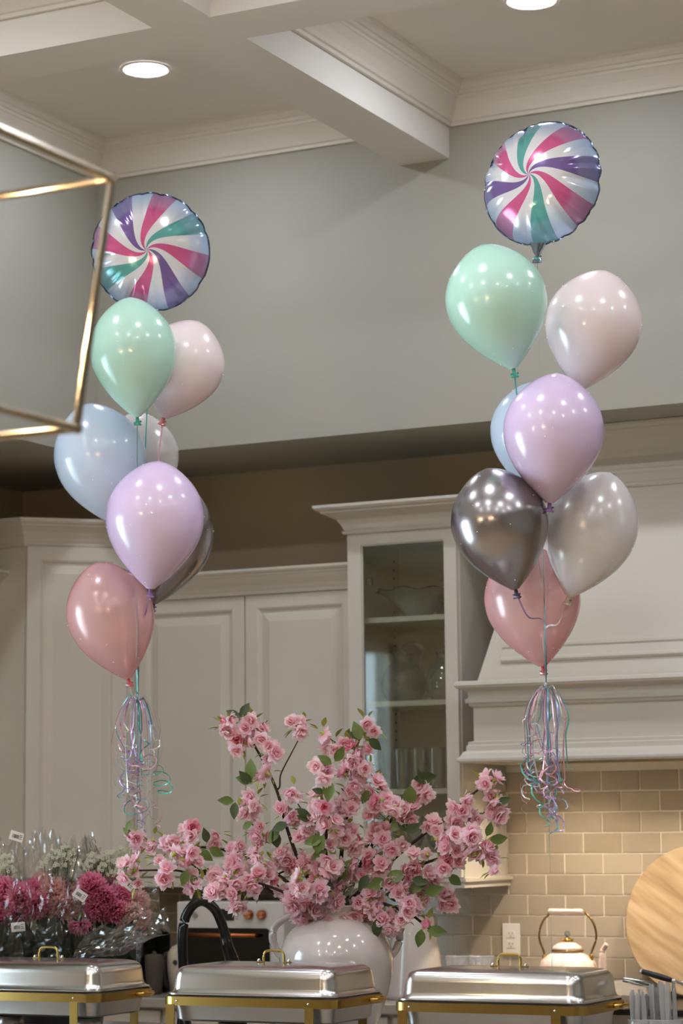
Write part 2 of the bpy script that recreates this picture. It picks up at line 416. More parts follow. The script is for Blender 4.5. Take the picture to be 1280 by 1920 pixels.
# glass-front cabinet
GX0, GX1, GZ1 = -4.149, -3.687, 2.698
t = thing('wall_cabinet', 'tall glass-fronted cream wall cabinet left of the range hood', 'cabinet', ((GX0+GX1)/2, 8.45, ZCB), group='cream wall cabinets')
bm = B(GX0, GX0+.018, YG+.03, YW-.011, ZCB, GZ1); box(bm, GX1-.018, GX1, YG+.02, YW-.011, ZCB, GZ1)
box(bm, GX0+.018, GX1-.018, YG+.02, YW-.02, ZCB, ZCB+.02); box(bm, GX0+.018, GX1-.018, YG+.02, YW-.02, GZ1-.018, GZ1)
box(bm, GX0+.018, GX1-.018, YW-.02, YW-.011, ZCB+.02, GZ1-.018)
part('carcass', bm, M['cabin'], t)
part('side_panel', B(GX1, GX1+.006, YG+.02, YW-.011, ZCB, GZ1), M['cab'], t)
ox0, ox1, oz0, oz1 = at(676, 1022, Y=YG).x, at(832, 1022, Y=YG).x, 1.46, at(676, 1022, Y=YG).z
d = bmesh.new()
box(d, GX0, ox0, YG, YG+.022, ZCB+.004, GZ1-.002); box(d, ox1, GX1, YG, YG+.022, ZCB+.004, GZ1-.002)
box(d, ox0, ox1, YG, YG+.022, ZCB+.004, oz0); box(d, ox0, ox1, YG, YG+.022, oz1, GZ1-.002)
for a in ((ox0, ox0+.005, oz0, oz1), (ox1-.005, ox1, oz0, oz1), (ox0+.005, ox1-.005, oz0, oz0+.005), (ox0+.005, ox1-.005, oz1-.005, oz1)):
    box(d, a[0], a[1], YG+.005, YG+.02, a[2], a[3])
do = part('door', d, M['cab'], t, 'glazed door frame')
part('glass_pane', B(ox0+.001, ox1-.001, YG+.011, YG+.014, oz0+.001, oz1-.001), M['pane'], do)
part('hinge', B(ox0+.004, ox0+.03, YG+.03, YG+.05, oz1-.155, oz1-.125, bev=.004), M['steel_d'], t)
SHZ = []
for py0 in (1160, 1317, 1478):
    z = at(680 if py0 < 1400 else 833, py0, Y=YG+.06).z
    SHZ.append(z); part('shelf', B(GX0+.019, GX1-.019, YG+.05, YW-.022, z-.02, z), M['cabin'], t)
bm = bmesh.new()
for k in range(34):
    z = 1.5+k*.034
    for x in (GX0+.018,):
        for y in (YW-.06,): box(bm, x-.001, x+.0012, y-.004, y+.004, z-.004, z+.004)
part('shelf_pin_hole', bm, M['gap'], t, kind='stuff')
bm = sweep(bmesh.new(), crown_prof(GZ1, 2.802, .1), [(GX0, YW-.011, -1, 0), (GX0, YG, -1, -1), (GX1+.006, YG, 1, -1), (GX1+.006, YW-.011, 1, 0)])
part('crown_moulding', bm, M['cab'], t)
bm = sweep(bmesh.new(), [(0, ZCB-.035), (.012, ZCB-.035), (.012, ZCB-.016), (.022, ZCB-.012), (.022, ZCB), (0, ZCB)], [(GX0, YW-.011, -1, 0), (GX0, YG, -1, -1), (GX1+.006, YG, 1, -1), (GX1+.006, YW-.011, 1, 0)])
box(bm, GX0, GX1+.006, YG, YW-.011, ZCB-.033, ZCB-.001)
part('light_rail', bm, M['cab'], t)
# two-door cabinet
TX0, TX1, TZ1 = -5.174, GX0-.001, 2.588-.095
t = thing('wall_cabinet', 'cream two-door wall cabinet between the corner cabinet and the glass cabinet', 'cabinet', (-4.66, 8.48, ZCB), group='cream wall cabinets')
part('carcass', B(TX0, TX1, YD+.002, YW-.011, ZCB, TZ1), M['cab'], t)
xm = at(458.5, 1300, Y=YD-.022).x
for a, b_ in ((TX0+.012, xm-.002), (xm+.002, TX1-.004)):
    panel_door(t, Vector((a, YD-.02, ZCB+.006)), (1, 0, 0), (0, -1, 0), b_-a, TZ1-ZCB-.01)
bm = sweep(bmesh.new(), crown_prof(TZ1, 2.588, .06), [(TX0-.02, YD-.022, 0, -1), (TX1, YD-.022, 0, -1)])
part('crown_moulding', bm, M['cab'], t)
part('light_rail', B(TX0+.02, TX1, YD-.018, YD+.03, ZCB-.035, ZCB), M['cab'], t)
# diagonal corner cabinet
A_ = Vector((TX0, YD, 0)); Bp = Vector((TX0-.325, YD-.325, 0)); DZ1, DZ2 = 2.714, 2.819
t = thing('wall_cabinet', 'tall cream corner wall cabinet set diagonally behind the left balloons', 'cabinet', (-5.5, 8.4, ZCB), group='cream wall cabinets')
bm = bmesh.new(); pts = [(A_.x, A_.y), (A_.x, YW-.012), (XL+.002, YW-.012), (XL+.002, Bp.y), (Bp.x, Bp.y)]
lo = [bm.verts.new((x, y, ZCB)) for x, y in pts]; hi = [bm.verts.new((x, y, DZ1)) for x, y in pts]
bm.faces.new(lo); bm.faces.new(hi)
for i in range(5): bm.faces.new((lo[i], lo[(i+1) % 5], hi[(i+1) % 5], hi[i]))
bmesh.ops.recalc_face_normals(bm, faces=bm.faces); part('carcass', bm, M['cab'], t)
U = Vector((1, 1, 0)).normalized(); V = Vector((1, -1, 0)).normalized(); LD = .325*math.sqrt(2)
panel_door(t, Bp+U*.006+V*.022+Vector((0, 0, ZCB+.006)), U, V, LD-.045, DZ1-ZCB-.012)
k45 = math.tan(R(22.5))
bm = sweep(bmesh.new(), crown_prof(DZ1, DZ2, .075), [(XL+.003, Bp.y, 0, -1), (Bp.x, Bp.y, k45, -1), (A_.x, A_.y, 1, -k45), (A_.x, YW-.012, 1, 0)])
part('crown_moulding', bm, M['cab'], t)
# left-wall cabinet (only its end and the profile of its crown are in view)
LX = -5.64
t = thing('wall_cabinet', 'lower cream wall cabinet on the left wall at the picture edge', 'cabinet', (-5.8, 7.2, ZCB), group='cream wall cabinets')
part('carcass', B(XL+.002, LX-.002, 6.5, Bp.y-.002, ZCB, 2.535), M['cab'], t)
for k in range(2): panel_door(t, Vector((LX, 6.505+k*.74+.0, ZCB+.006)), (0, 1, 0), (1, 0, 0), .73, 1.15)
bm = sweep(bmesh.new(), crown_prof(2.535, 2.612, .07), [(LX, 6.5, 1, 0), (LX, Bp.y-.002, 1, 0)])
part('crown_moulding', bm, M['cab'], t)
# ------------------------------------------------------------------ range hood
HXL, HXR, HYF = -3.57, -2.2, 8.09
t = thing('range_hood', 'big cream mantel range hood flaring out over the tiled cooking wall', 'hood', (-2.9, 8.4, 1.79))
z0 = at(872, 1430, Y=8.04).z
zt = at(868, 1277, Y=8.04).z
bm = bmesh.new()
zlo, zhi = z0+.07, zt-.09
box(bm, HXL, HXR, HYF, YW-.012, zlo-.005, zt-.01)
part('frieze', bm, M['cab'], t)
bm = sweep(bmesh.new(), [(0, zhi-.005), (.006, zhi-.005), (.012, zhi), (.014, zhi+.008), (.022, zhi+.01), (.024, zhi+.022), (.014, zhi+.03), (.016, zhi+.05), (.03, zhi+.058), (.048, zhi+.064), (.055, zhi+.074), (.052, zhi+.085), (.044, zhi+.09), (0, zhi+.09)],
           [(HXL, YW-.012, -1, 0), (HXL, HYF, -1, -1), (HXR, HYF, 1, -1), (HXR, YW-.012, 1, 0)])
part('mantel_shelf', bm, M['cab'], t)
bm = sweep(bmesh.new(), [(0, z0), (.046, z0), (.05, z0+.006), (.05, z0+.014), (.04, z0+.022), (.034, z0+.034), (.03, z0+.04), (.022, z0+.044), (.021, z0+.062), (.016, z0+.066), (.016, z0+.076), (0, z0+.08)],
           [(HXL, YW-.012, -1, 0), (HXL, HYF, -1, -1), (HXR, HYF, 1, -1), (HXR, YW-.012, 1, 0)])
box(bm, HXL, HXL+.04, HYF, YW-.012, z0, z0+.06); box(bm, HXR-.04, HXR, HYF, YW-.012, z0, z0+.06); box(bm, HXL+.04, HXR-.04, HYF, HYF+.05, z0, z0+.06)
part('lower_moulding', bm, M['cab'], t)
# sloping body
zb0, zb1 = zt, 2.87
def slope(z):
    k = (z-zb0)/(.18)
    return HXL+.012+.047*k, HYF+.012+.047*k
bm = bmesh.new()
def hring(z):
    x, y = slope(z); return [bm.verts.new(p) for p in ((x, YW-.012, z), (x, y, z), (HXR-(x-HXL), y, z), (HXR-(x-HXL), YW-.012, z))]
a, b_ = hring(zb0-.01), hring(ZS-.09)
for k in range(3): bm.faces.new((a[k], a[k+1], b_[k+1], b_[k]))
bmesh.ops.recalc_face_normals(bm, faces=bm.faces)
part('flared_body', bm, M['cab'], t)
# panel frame moulding on the sloping front
def onf(x, z, o):
    sx, sy = slope(z); n = Vector((0, -1, -.047/.18*-1)).normalized()
    return Vector((x, sy, z))+Vector((0, -.968, .25))*o
def rail(p, q, wv, o):      # bar from p to q with stepped section along wv
    bm_ = bmesh.new(); rows = []
    sec = [(0, 0), (0, .006), (.006, .012), (.014, .012), (.02, .007), (.05, .006), (.056, .011), (.066, .012), (.07, .005), (.07, 0)]
    for e in (p, q): rows.append([bm_.verts.new(onf(e[0]+wv[0]*s_, e[1]+wv[1]*s_, h)) for s_, h in sec])
    for j in range(len(sec)-1): bm_.faces.new((rows[0][j], rows[1][j], rows[1][j+1], rows[0][j+1]))
    for r_ in rows: bm_.faces.new(r_)
    bmesh.ops.recalc_face_normals(bm_, faces=bm_.faces); return bm_
pz = at(1075, 1238, Y=8.13).z; pzt = at(1200, 916, Y=8.33).z
xl0 = slope(pz)[0]+.075; xl1 = slope(pzt)[0]+.075
part('panel_moulding', rail((xl0, pz), (HXR-.1, pz), (0, 1), 0), M['cab'], t)
part('panel_moulding', rail((xl1, pzt), (HXR-.1, pzt), (0, 1), 0), M['cab'], t)
sx, sy = slope(ZS-.1)
CP = [(0, ZS-.125), (.008, ZS-.125), (.012, ZS-.11), (.018, ZS-.1), (.03, ZS-.06), (.048, ZS-.035), (.05, ZS-.028), (.06, ZS-.024), (.066, ZS-.012), (.066, ZS-.002), (0, ZS-.002)]
bm = sweep(bmesh.new(), CP, [(sx, YW-.012, -1, 0), (sx, sy, -1, -1), (HXR-(sx-HXL), sy, 1, -1), (HXR-(sx-HXL), YW-.012, 1, 0)])
part('crown_moulding', bm, M['cab'], t)
for x in (-3.32, -2.8): part('hood_lamp', LA([(.04, z0+.06), (.002, z0+.0595)], (x, 8.27, 0), 20, cap1=True), M['hoodlamp'], t, 'glowing warm lamp disc'); part('added_lamp_baffle', LA([(.045, z0+.062), (.045, z0+.022), (.052, z0+.022), (.052, z0+.062)], (x, 8.27, 0), 20), M['white'], t, smooth=True, ang=40)  # unseen tube added round each lamp to keep light off the upper tiles
# ------------------------------------------------------------------ outlet on the tiles
c = at(959, 1761, Y=YW-.01)
t = thing('wall_outlet', 'cream double power outlet on the tiles left of the kettle', 'outlet', (c.x, YW-.01, c.z))
part('cover_plate', B(c.x-.037, c.x+.037, YW-.017, YW-.0105, c.z-.06, c.z+.06, bev=.003, seg=2), M['white'], t)
for dz in (-.0195, .0195):
    sk = part('socket', B(c.x-.017, c.x+.017, YW-.0195, YW-.0172, c.z+dz-.0145, c.z+dz+.0145, bev=.0015), M['white'], t)
    bm = B(c.x-.0075, c.x-.0055, YW-.0200, YW-.0194, c.z+dz-.002, c.z+dz+.007)
    box(bm, c.x+.0055, c.x+.0075, YW-.0200, YW-.0194, c.z+dz-.001, c.z+dz+.006); box(bm, c.x-.002, c.x+.002, YW-.02, YW-.0194, c.z+dz-.010, c.z+dz-.006)
    part('slot', bm, M['ink'], sk, kind='stuff')
# ------------------------------------------------------------------ things in the glass cabinet
def zsh(i): return SHZ[i]
# wavy crystal bowl with a gilt rim
c = at(785, 1130, Y=8.43)
t = thing('crystal_bowl', 'wide crystal bowl with a wavy gilt rim on the top cabinet shelf', 'bowl', (c.x, 8.42, zsh(0)))
z = zsh(0)+.001; N_ = 48; bm = bmesh.new(); rows = []
for r, h in ((.048, 0), (.056, .004), (.06, .016), (.09, .05), (.115, .078), (.145, .098), (.168, .108)):
    row = []
    for i in range(N_):
        a = 2*math.pi*i/N_; k = max(0, (h-.03)/.08)
        rr = r*(1+.045*k*math.sin(8*a)); row.append(bm.verts.new((c.x+rr*math.cos(a)*.95, 8.42+rr*math.sin(a), z+h+.006*k*math.sin(8*a+1))))
    rows.append(row)
bm.faces.new(rows[0])
for a_, b2 in zip(rows, rows[1:]):
    for i in range(N_): bm.faces.new((a_[i], a_[(i+1) % N_], b2[(i+1) % N_], b2[i]))
rim = [v.co.copy() for v in rows[-1]]; rim.append(rim[0])
part('bowl', bm, M['cutglass'], t, smooth=True)
part('gilt_rim', TU(rim, .0022, 6), M['gold'], t, 'gold rim')
def pitcher(px_, Y, sh, h, r, label, flip=1):
    c = at(px_, 1300, Y=Y); z = zsh(sh)+.001
    t = thing('glass_pitcher', label, 'pitcher', (c.x, Y, z), group='glass pitchers in the cabinet')
    prof = [(.02, .002), (r*.62, 0), (r*.78, .012), (r*.96, h*.22), (r, h*.38), (r*.93, h*.55), (r*.74, h*.7), (r*.5, h*.8), (r*.42, h*.86), (r*.46, h*.94), (r*.56, h)]
    part('body', LA(prof, (c.x, Y, z), 32, cap0=True), M['crystal'], t, smooth=True)
    pts = spline([(c.x-flip*r*.1, Y, z+h*.93), (c.x, Y, z+h*1.12), (c.x+flip*r*.62, Y, z+h*1.16), (c.x+flip*r*.95, Y, z+h*1.0), (c.x+flip*r*.82, Y, z+h*.8), (c.x+flip*r*.7, Y, z+h*.68)], 6)
    part('handle', TU(pts, .008, 8), M['crystal'], t, smooth=True)
    return t
pitcher(757, 8.44, 1, .20, .088, 'round clear glass pitcher with a looped handle on the middle shelf')
pitcher(838, 8.38, 1, .19, .085, 'clear glass pitcher half hidden behind the right door stile')
tum0 = None
for k, (px_, Y) in enumerate(((718, 8.34), (752, 8.33), (786, 8.34), (818, 8.35), (735, 8.48), (772, 8.49), (806, 8.48))):
    c = at(px_, 1450, Y=Y); z = zsh(2)+.001
    lb = ('leftmost', 'second from left', 'third from left', 'rightmost', 'left', 'middle', 'right')[k]+' clear tumbler of the '+('front' if k < 4 else 'back')+' row on the third cabinet shelf'
    if tum0 is None:
        tum0 = thing('tumbler', lb, 'glass', (c.x, Y, z), group='tumblers on the third shelf')
        part('bowl', LA([(.028, 0), (.03, .006), (.033, .08), (.036, .155)], (c.x, Y, z), 24, cap0=True), M['crystal'], tum0, smooth=True)
        part('rim', LA([(.036, .154), (.0368, .156), (.036, .158), (.0352, .156), (.036, .154)], (c.x, Y, z), 24), M['crystal'], tum0, smooth=True)
    else: dup(tum0, (c.x, Y, z), lb)
for k, (px_, Y) in enumerate(((778, 8.34), (818, 8.36))):
    c = at(px_, 1600, Y=Y); z = ZCB+.021
    t = thing('stemmed_glass', ('stemmed clear glass at the bottom of the glass cabinet', 'stemmed clear glass nearest the right stile, bottom shelf of cabinet')[k], 'glass', (c.x, Y, z), group='stemmed glasses in the cabinet')
    part('foot', LA([(.001, .003), (.032, .001), (.034, .0), (.001, -.0)], (c.x, Y, z+.0005), 24), M['crystal'], t, smooth=True)
    part('stem', LA([(.006, .003), (.0035, .02), (.0035, .075), (.008, .09)], (c.x, Y, z), 12), M['crystal'], t, smooth=True)
    part('bowl', LA([(.004, .088), (.024, .1), (.036, .13), (.038, .16), (.033, .21)], (c.x, Y, z), 24), M['crystal'], t, smooth=True)
# ------------------------------------------------------------------ rounded-rectangle lofts
def rrect(x0, x1, y0, y1, r, n=6):
    out = []
    for cx, cy, a0 in ((x1-r, y1-r, 0), (x0+r, y1-r, 90), (x0+r, y0+r, 180), (x1-r, y0+r, 270)):
        for k in range(n+1):
            a = R(a0+90*k/n); out.append((cx+r*math.cos(a), cy+r*math.sin(a)))
    return out
def rloft(bm, x0, x1, y0, y1, r, prof, cap0=False, cap1=False, n=6):
    """prof: (inset, z)"""
    rings = []
    for i, z in prof:
        rr = max(.004, r-i*.6) if i >= 0 else r-i
        rings.append([bm.verts.new((x, y, z)) for x, y in rrect(x0+i, x1-i, y0+i, y1-i, rr, n)])
    for a, b2 in zip(rings, rings[1:]):
        m_ = len(a)
        for k in range(m_): bm.faces.new((a[k], a[(k+1) % m_], b2[(k+1) % m_], b2[k]))
    if cap0: bm.faces.new(rings[0][::-1])
    if cap1: bm.faces.new(rings[-1])
    return bm
# ------------------------------------------------------------------ chafing dishes
def chafer(label):
    x0, x1, y0, y1 = -3.687, -3.119, 6.067, 6.4
    cx, cy = (x0+x1)/2, (y0+y1)/2
    t = thing('chafing_dish', label, 'chafing dish', (cx, cy, ITOP), group='steel chafing dishes in a row')
    bm = rloft(bmesh.new(), x0, x1, y0, y1, .05, [(.004, 1.083), (0, 1.084), (0, 1.087), (.008, 1.089), (.013, 1.094), (.016, 1.105), (.019, 1.132), (.022, 1.145), (.028, 1.155), (.038, 1.161), (.052, 1.1645), (.07, 1.167), (.12, 1.1695)], cap1=True, n=8)
    part('lid', bm, M['steel'], t, 'polished steel lid', smooth=True, ang=50)
    hx = cx+.0
    pts = spline([(hx-.034, cy, 1.17), (hx-.034, cy, 1.19), (hx-.028, cy, 1.201), (hx-.018, cy, 1.204), (hx, cy, 1.2045), (hx+.018, cy, 1.204), (hx+.028, cy, 1.201), (hx+.034, cy, 1.19), (hx+.034, cy, 1.17)], 4)
    h = part('lid_handle', TU(pts, .0038, 8), M['brass'], t, 'brass lid handle', smooth=True)
    for s in (-1, 1):
        part('handle_foot', B(min(hx+s*.034, hx+s*.056), max(hx+s*.034, hx+s*.056), cy-.007, cy+.007, 1.1698, 1.1735, bev=.001), M['brass'], h)
        part('bolt', LA([(.0045, 1.1735), (.0045, 1.178), (.003, 1.1805), (.0002, 1.181)], (hx+s*.05, cy, 0), 10), M['steel'], h, smooth=True)
    bm = rloft(bmesh.new(), x0, x1, y0, y1, .045, [(.03, 1.07), (.004, 1.083), (-.002, 1.082), (.004, 1.079), (.012, 1.076), (.024, 1.04), (.028, 1.012), (.04, 1.006)], cap1=True)
    part('water_pan', bm, M['steel_d'], t, 'satin steel water pan', smooth=True, ang=50)
    bm = rloft(bmesh.new(), x0, x1, y0, y1, .04, [(.004, 1.053), (-.003, 1.053), (-.003, 1.078), (.004, 1.078), (.004, 1.053)])
    f = part('rail', bm, M['brass'], t, 'brass rail around the pan', smooth=True, ang=40)
    for x in (x0+.045, x1-.09, x1-.045-.42):
        if x < x1-.3 and x > x0+.06: continue
        part('screw', LA([(.0035, 0), (.003, .002), (.0005, .0025)], (x+.008, y0-.0032, 1.066), 8, mtx=Matrix.Rotation(R(90), 3, 'X')), M['steel'], f, smooth=True)
    for x in (x0+.018, x1-.094):
        for y in (y0-.004, y1+.001):
            part('leg', B(x, x+.028, y, y+.003, ITOP+.001, 1.056), M['brass'], t)
    for y in (y0+.03, y1-.06):
        part('lower_rail', B(x0+.02, x1-.07, y, y+.02, ITOP+.035, ITOP+.039), M['brass'], t)
    for s, xx in ((1, x1), (-1, x0)):
        bm = TU(spline([(xx+s*.002, cy+.05, 1.066), (xx+s*.02, cy+.055, 1.066), (xx+s*.026, cy+.08, 1.066), (xx+s*.026, cy+.1, 1.066), (xx+s*.02, cy+.12, 1.066), (xx+s*.002, cy+.125, 1.066)], 4), .006, 8)
        part('side_handle', bm, M['gold'], t, 'gold side handle', smooth=True)
    for k in (-1, 1):
        part('fuel_holder', LA([(.04, ITOP+.04), (.043, ITOP+.041), (.043, ITOP+.075), (.038, ITOP+.075)], (cx+k*.14, cy, 0), 20, cap0=True), M['steel_d'], t, smooth=True)
    return t
ch = chafer('polished steel chafing dish, middle of the three, in front of the cherry vase')
b0 = ch.location.copy()
dup(ch, (b0.x-.79, b0.y, b0.z), 'polished steel chafing dish in front of the wrapped bouquets')
dup(ch, (b0.x+.748, b0.y, b0.z), 'polished steel chafing dish at the right, in front of the kettle')
# ------------------------------------------------------------------ urn vase
VD = 7.36
vc = at(630, 1760, D=VD); VX, VY = vc.x, vc.y
t = thing('urn_vase', 'round white glazed two-handled urn holding the cherry branches', 'vase', (VX, VY, ITOP))
def vz(py): return at(630, py, D=VD).z
rr = 107*VD/FPX
prof = [(.02, ITOP+.001), (rr*.55, ITOP+.001), (rr*.6, ITOP+.01), (rr*.75, ITOP+.06), (rr*.94, vz(1850)), (rr, vz(1800)), (rr*.965, vz(1776)), (rr*.83, vz(1748)), (rr*.62, vz(1731)), (rr*.46, vz(1722)), (rr*.42, vz(1714)), (rr*.47, vz(1703)), (rr*.52, vz(1698)), (rr*.48, vz(1698)), (rr*.38, vz(1712)), (rr*.36, vz(1730))]
sp = spline([(a, 0, b2) for a, b2 in prof], 4)
part('body', LA([(max(.001, p.x), p.z) for p in sp], (VX, VY, 0), 48, cap0=True), M['ceramic'], t, smooth=True)
RTH = Vector((math.cos(YAW), math.sin(YAW), 0))
def vpt(px_, py, dy=0): return at(px_, py, D=VD)+FW*dy
hd = spline([vpt(585, 1725), vpt(562, 1718), vpt(535, 1722), vpt(515, 1738), vpt(511, 1760), vpt(520, 1785), vpt(537, 1800)], 6)
part('handle', TU(hd, .0115, 12, sx=1.3), M['ceramic'], t, smooth=True)
c0 = Vector((VX, VY, 0))
hd2 = [Vector((2*VX-p.x, 2*VY-p.y, p.z)) for p in hd]
part('handle', TU(hd2, .0115, 12, sx=1.3), M['ceramic'], t, smooth=True)
# ------------------------------------------------------------------ cherry branches
def petal_grid(bm, L_, W_, el, az, cup, base, mi, notch=.12, nu=3, nv=4):
    rows = []
    Rz = Matrix.Rotation(az, 3, 'Z')
    for j in range(nv+1):
        v = j/nv; wd = W_*math.sin(math.pi*min(.93, .12+.8*v)**.9)
        row = []
        for i in range(nu+1):
            u = i/nu-.5
            l = L_*v*(1-(notch if abs(u) < .2 and j == nv else 0))
            e = el+cup*v
            x = base+l*math.cos(e); z = l*math.sin(e)+abs(u)*wd*.35
            row.append(bm.verts.new(Rz @ Vector((x, u*2*wd*.5, z))))
        rows.append(row)
    for a, b2 in zip(rows, rows[1:]):
        for i in range(nu): bm.faces.new((a[i], a[i+1], b2[i+1], b2[i])).material_index = mi
def blossom_me(name, seed, mats, rad=.0255):
    rnd = random.Random(seed); bm = bmesh.new()
    for n_, el, L_, W_ in ((7, .1, 1, .95), (7, .5, .92, .85), (6, .95, .75, .7), (4, 1.25, .5, .5)):
        a0 = rnd.random()*6
        for k in range(n_):
            petal_grid(bm, rad*L_*rnd.uniform(.85, 1.1), rad*W_*.75, el+rnd.uniform(-.18, .18), a0+2*math.pi*k/n_+rnd.uniform(-.15, .15), rnd.uniform(-.1, .55), rad*.06, 0, nu=2, nv=3)
    lathe(bm, [(.0002, -rad*.42), (rad*.12, -rad*.36), (rad*.17, -rad*.1), (rad*.3, .001)], seg=6, mi=1)
    me = bpy.data.meshes.new(name); bm.to_mesh(me); bm.free()
    for m_ in mats: me.materials.append(m_)
    me.shade_smooth(); return me
BL = [blossom_me('blossom', i, (M[('petal', 'petal2', 'petal', 'petal3', 'petal2')[i]], M['leaflet'])) for i in range(5)]
def leaf_me(name, L_, W_, m_, fold=.3):
    bm = bmesh.new(); rows = []
    for j in range(6):
        v = j/5; wd = W_*.5*(math.sin(math.pi*v**.85) if 0 < v < 1 else 0.02)
        z = -.12*L_*v*v
        rows.append([bm.verts.new((-wd, L_*v, z+wd*fold)), bm.verts.new((0, L_*v, z)), bm.verts.new((wd, L_*v, z+wd*fold))])
    for a, b2 in zip(rows, rows[1:]):
        for i in range(2): bm.faces.new((a[i], a[i+1], b2[i+1], b2[i]))
    me = bpy.data.meshes.new(name); bm.to_mesh(me); bm.free(); me.materials.append(m_); me.shade_smooth(); return me
LEAF = [leaf_me('leaf', .062, .036, M['leaf']), leaf_me('leaf', .062, .034, M['leaf2'])]
LEAFLET = leaf_me('leaflet', .026, .014, M['leaflet'])
MOUTH = at(632, 1715, D=VD)
# (label, depth offset of the tip, pixel path from the tip down to the mouth, side twigs)
BR = [
 ('tallest cherry branch, its tip with two leaves against the cupboard doors', .05, [(448, 1336), (470, 1385), (500, 1440), (522, 1492), (540, 1560), (568, 1630), (612, 1700)], [[(570, 1366), (550, 1405), (527, 1450), (524, 1475)]]),
 ('low cherry branch reaching left to the balloon ribbons', -.06, [(258, 1632), (330, 1632), (362, 1640), (400, 1630), (470, 1650), (540, 1690), (610, 1712)], [[(330, 1625), (345, 1612), (385, 1640)]]),
 ('upper left cherry branch with blossoms beside the ribbon curls', .1, [(262, 1575), (330, 1585), (395, 1590), (450, 1600), (520, 1640), (600, 1705)], [[(402, 1566), (410, 1590), (430, 1597)], [(435, 1510), (455, 1530), (500, 1570), (545, 1620)]]),
 ('upright cherry branch with a deep pink bud in front of the glass cabinet', .06, [(684, 1352), (672, 1390), (662, 1440), (655, 1500), (642, 1580), (634, 1700)], [[(640, 1478), (650, 1490), (656, 1496)], [(605, 1370), (625, 1390), (655, 1400), (668, 1402)]]),
 ('short upright cherry branch in the middle with green leaves', -.1, [(603, 1440), (612, 1490), (618, 1530), (610, 1580), (616, 1650), (628, 1705)], [[(548, 1488), (560, 1510), (590, 1560), (612, 1620)]]),
 ('cherry branch leaning right across the glass cabinet shelf', .02, [(790, 1478), (760, 1500), (735, 1535), (700, 1580), (665, 1640), (640, 1705)], [[(740, 1510), (728, 1530), (700, 1560), (690, 1590)]]),
 ('long right cherry branch ending beside the range hood', 0, [(925, 1462), (888, 1487), (845, 1527), (800, 1560), (750, 1600), (690, 1655), (640, 1708)], [[(905, 1525), (868, 1530), (842, 1535), (826, 1542)]]),
 ('lower right cherry branch hanging below the cabinet end', -.08, [(928, 1610), (880, 1600), (840, 1605), (780, 1625), (720, 1660), (645, 1712)], [[(835, 1690), (800, 1670), (770, 1650), (740, 1650)]]),
 ('drooping cherry branch over the right shoulder of the urn', -.12, [(822, 1752), (800, 1738), (770, 1715), (720, 1695), (675, 1690), (640, 1714)], [[(735, 1735), (742, 1715), (740, 1702)]]),
 ('bushy cherry branch bending forward over the urn mouth', -.16, [(570, 1660), (590, 1668), (612, 1685), (630, 1712)], [[(645, 1738), (640, 1725), (632, 1715)], [(700, 1650), (680, 1680), (650, 1708)]]),
 ('leafy left cherry branch bending forward above the oven', -.13, [(440, 1650), (480, 1655), (530, 1672), (585, 1700), (625, 1714)], [[(470, 1600), (500, 1640), (540, 1678)], [(560, 1700), (580, 1700), (600, 1706)]]),
]
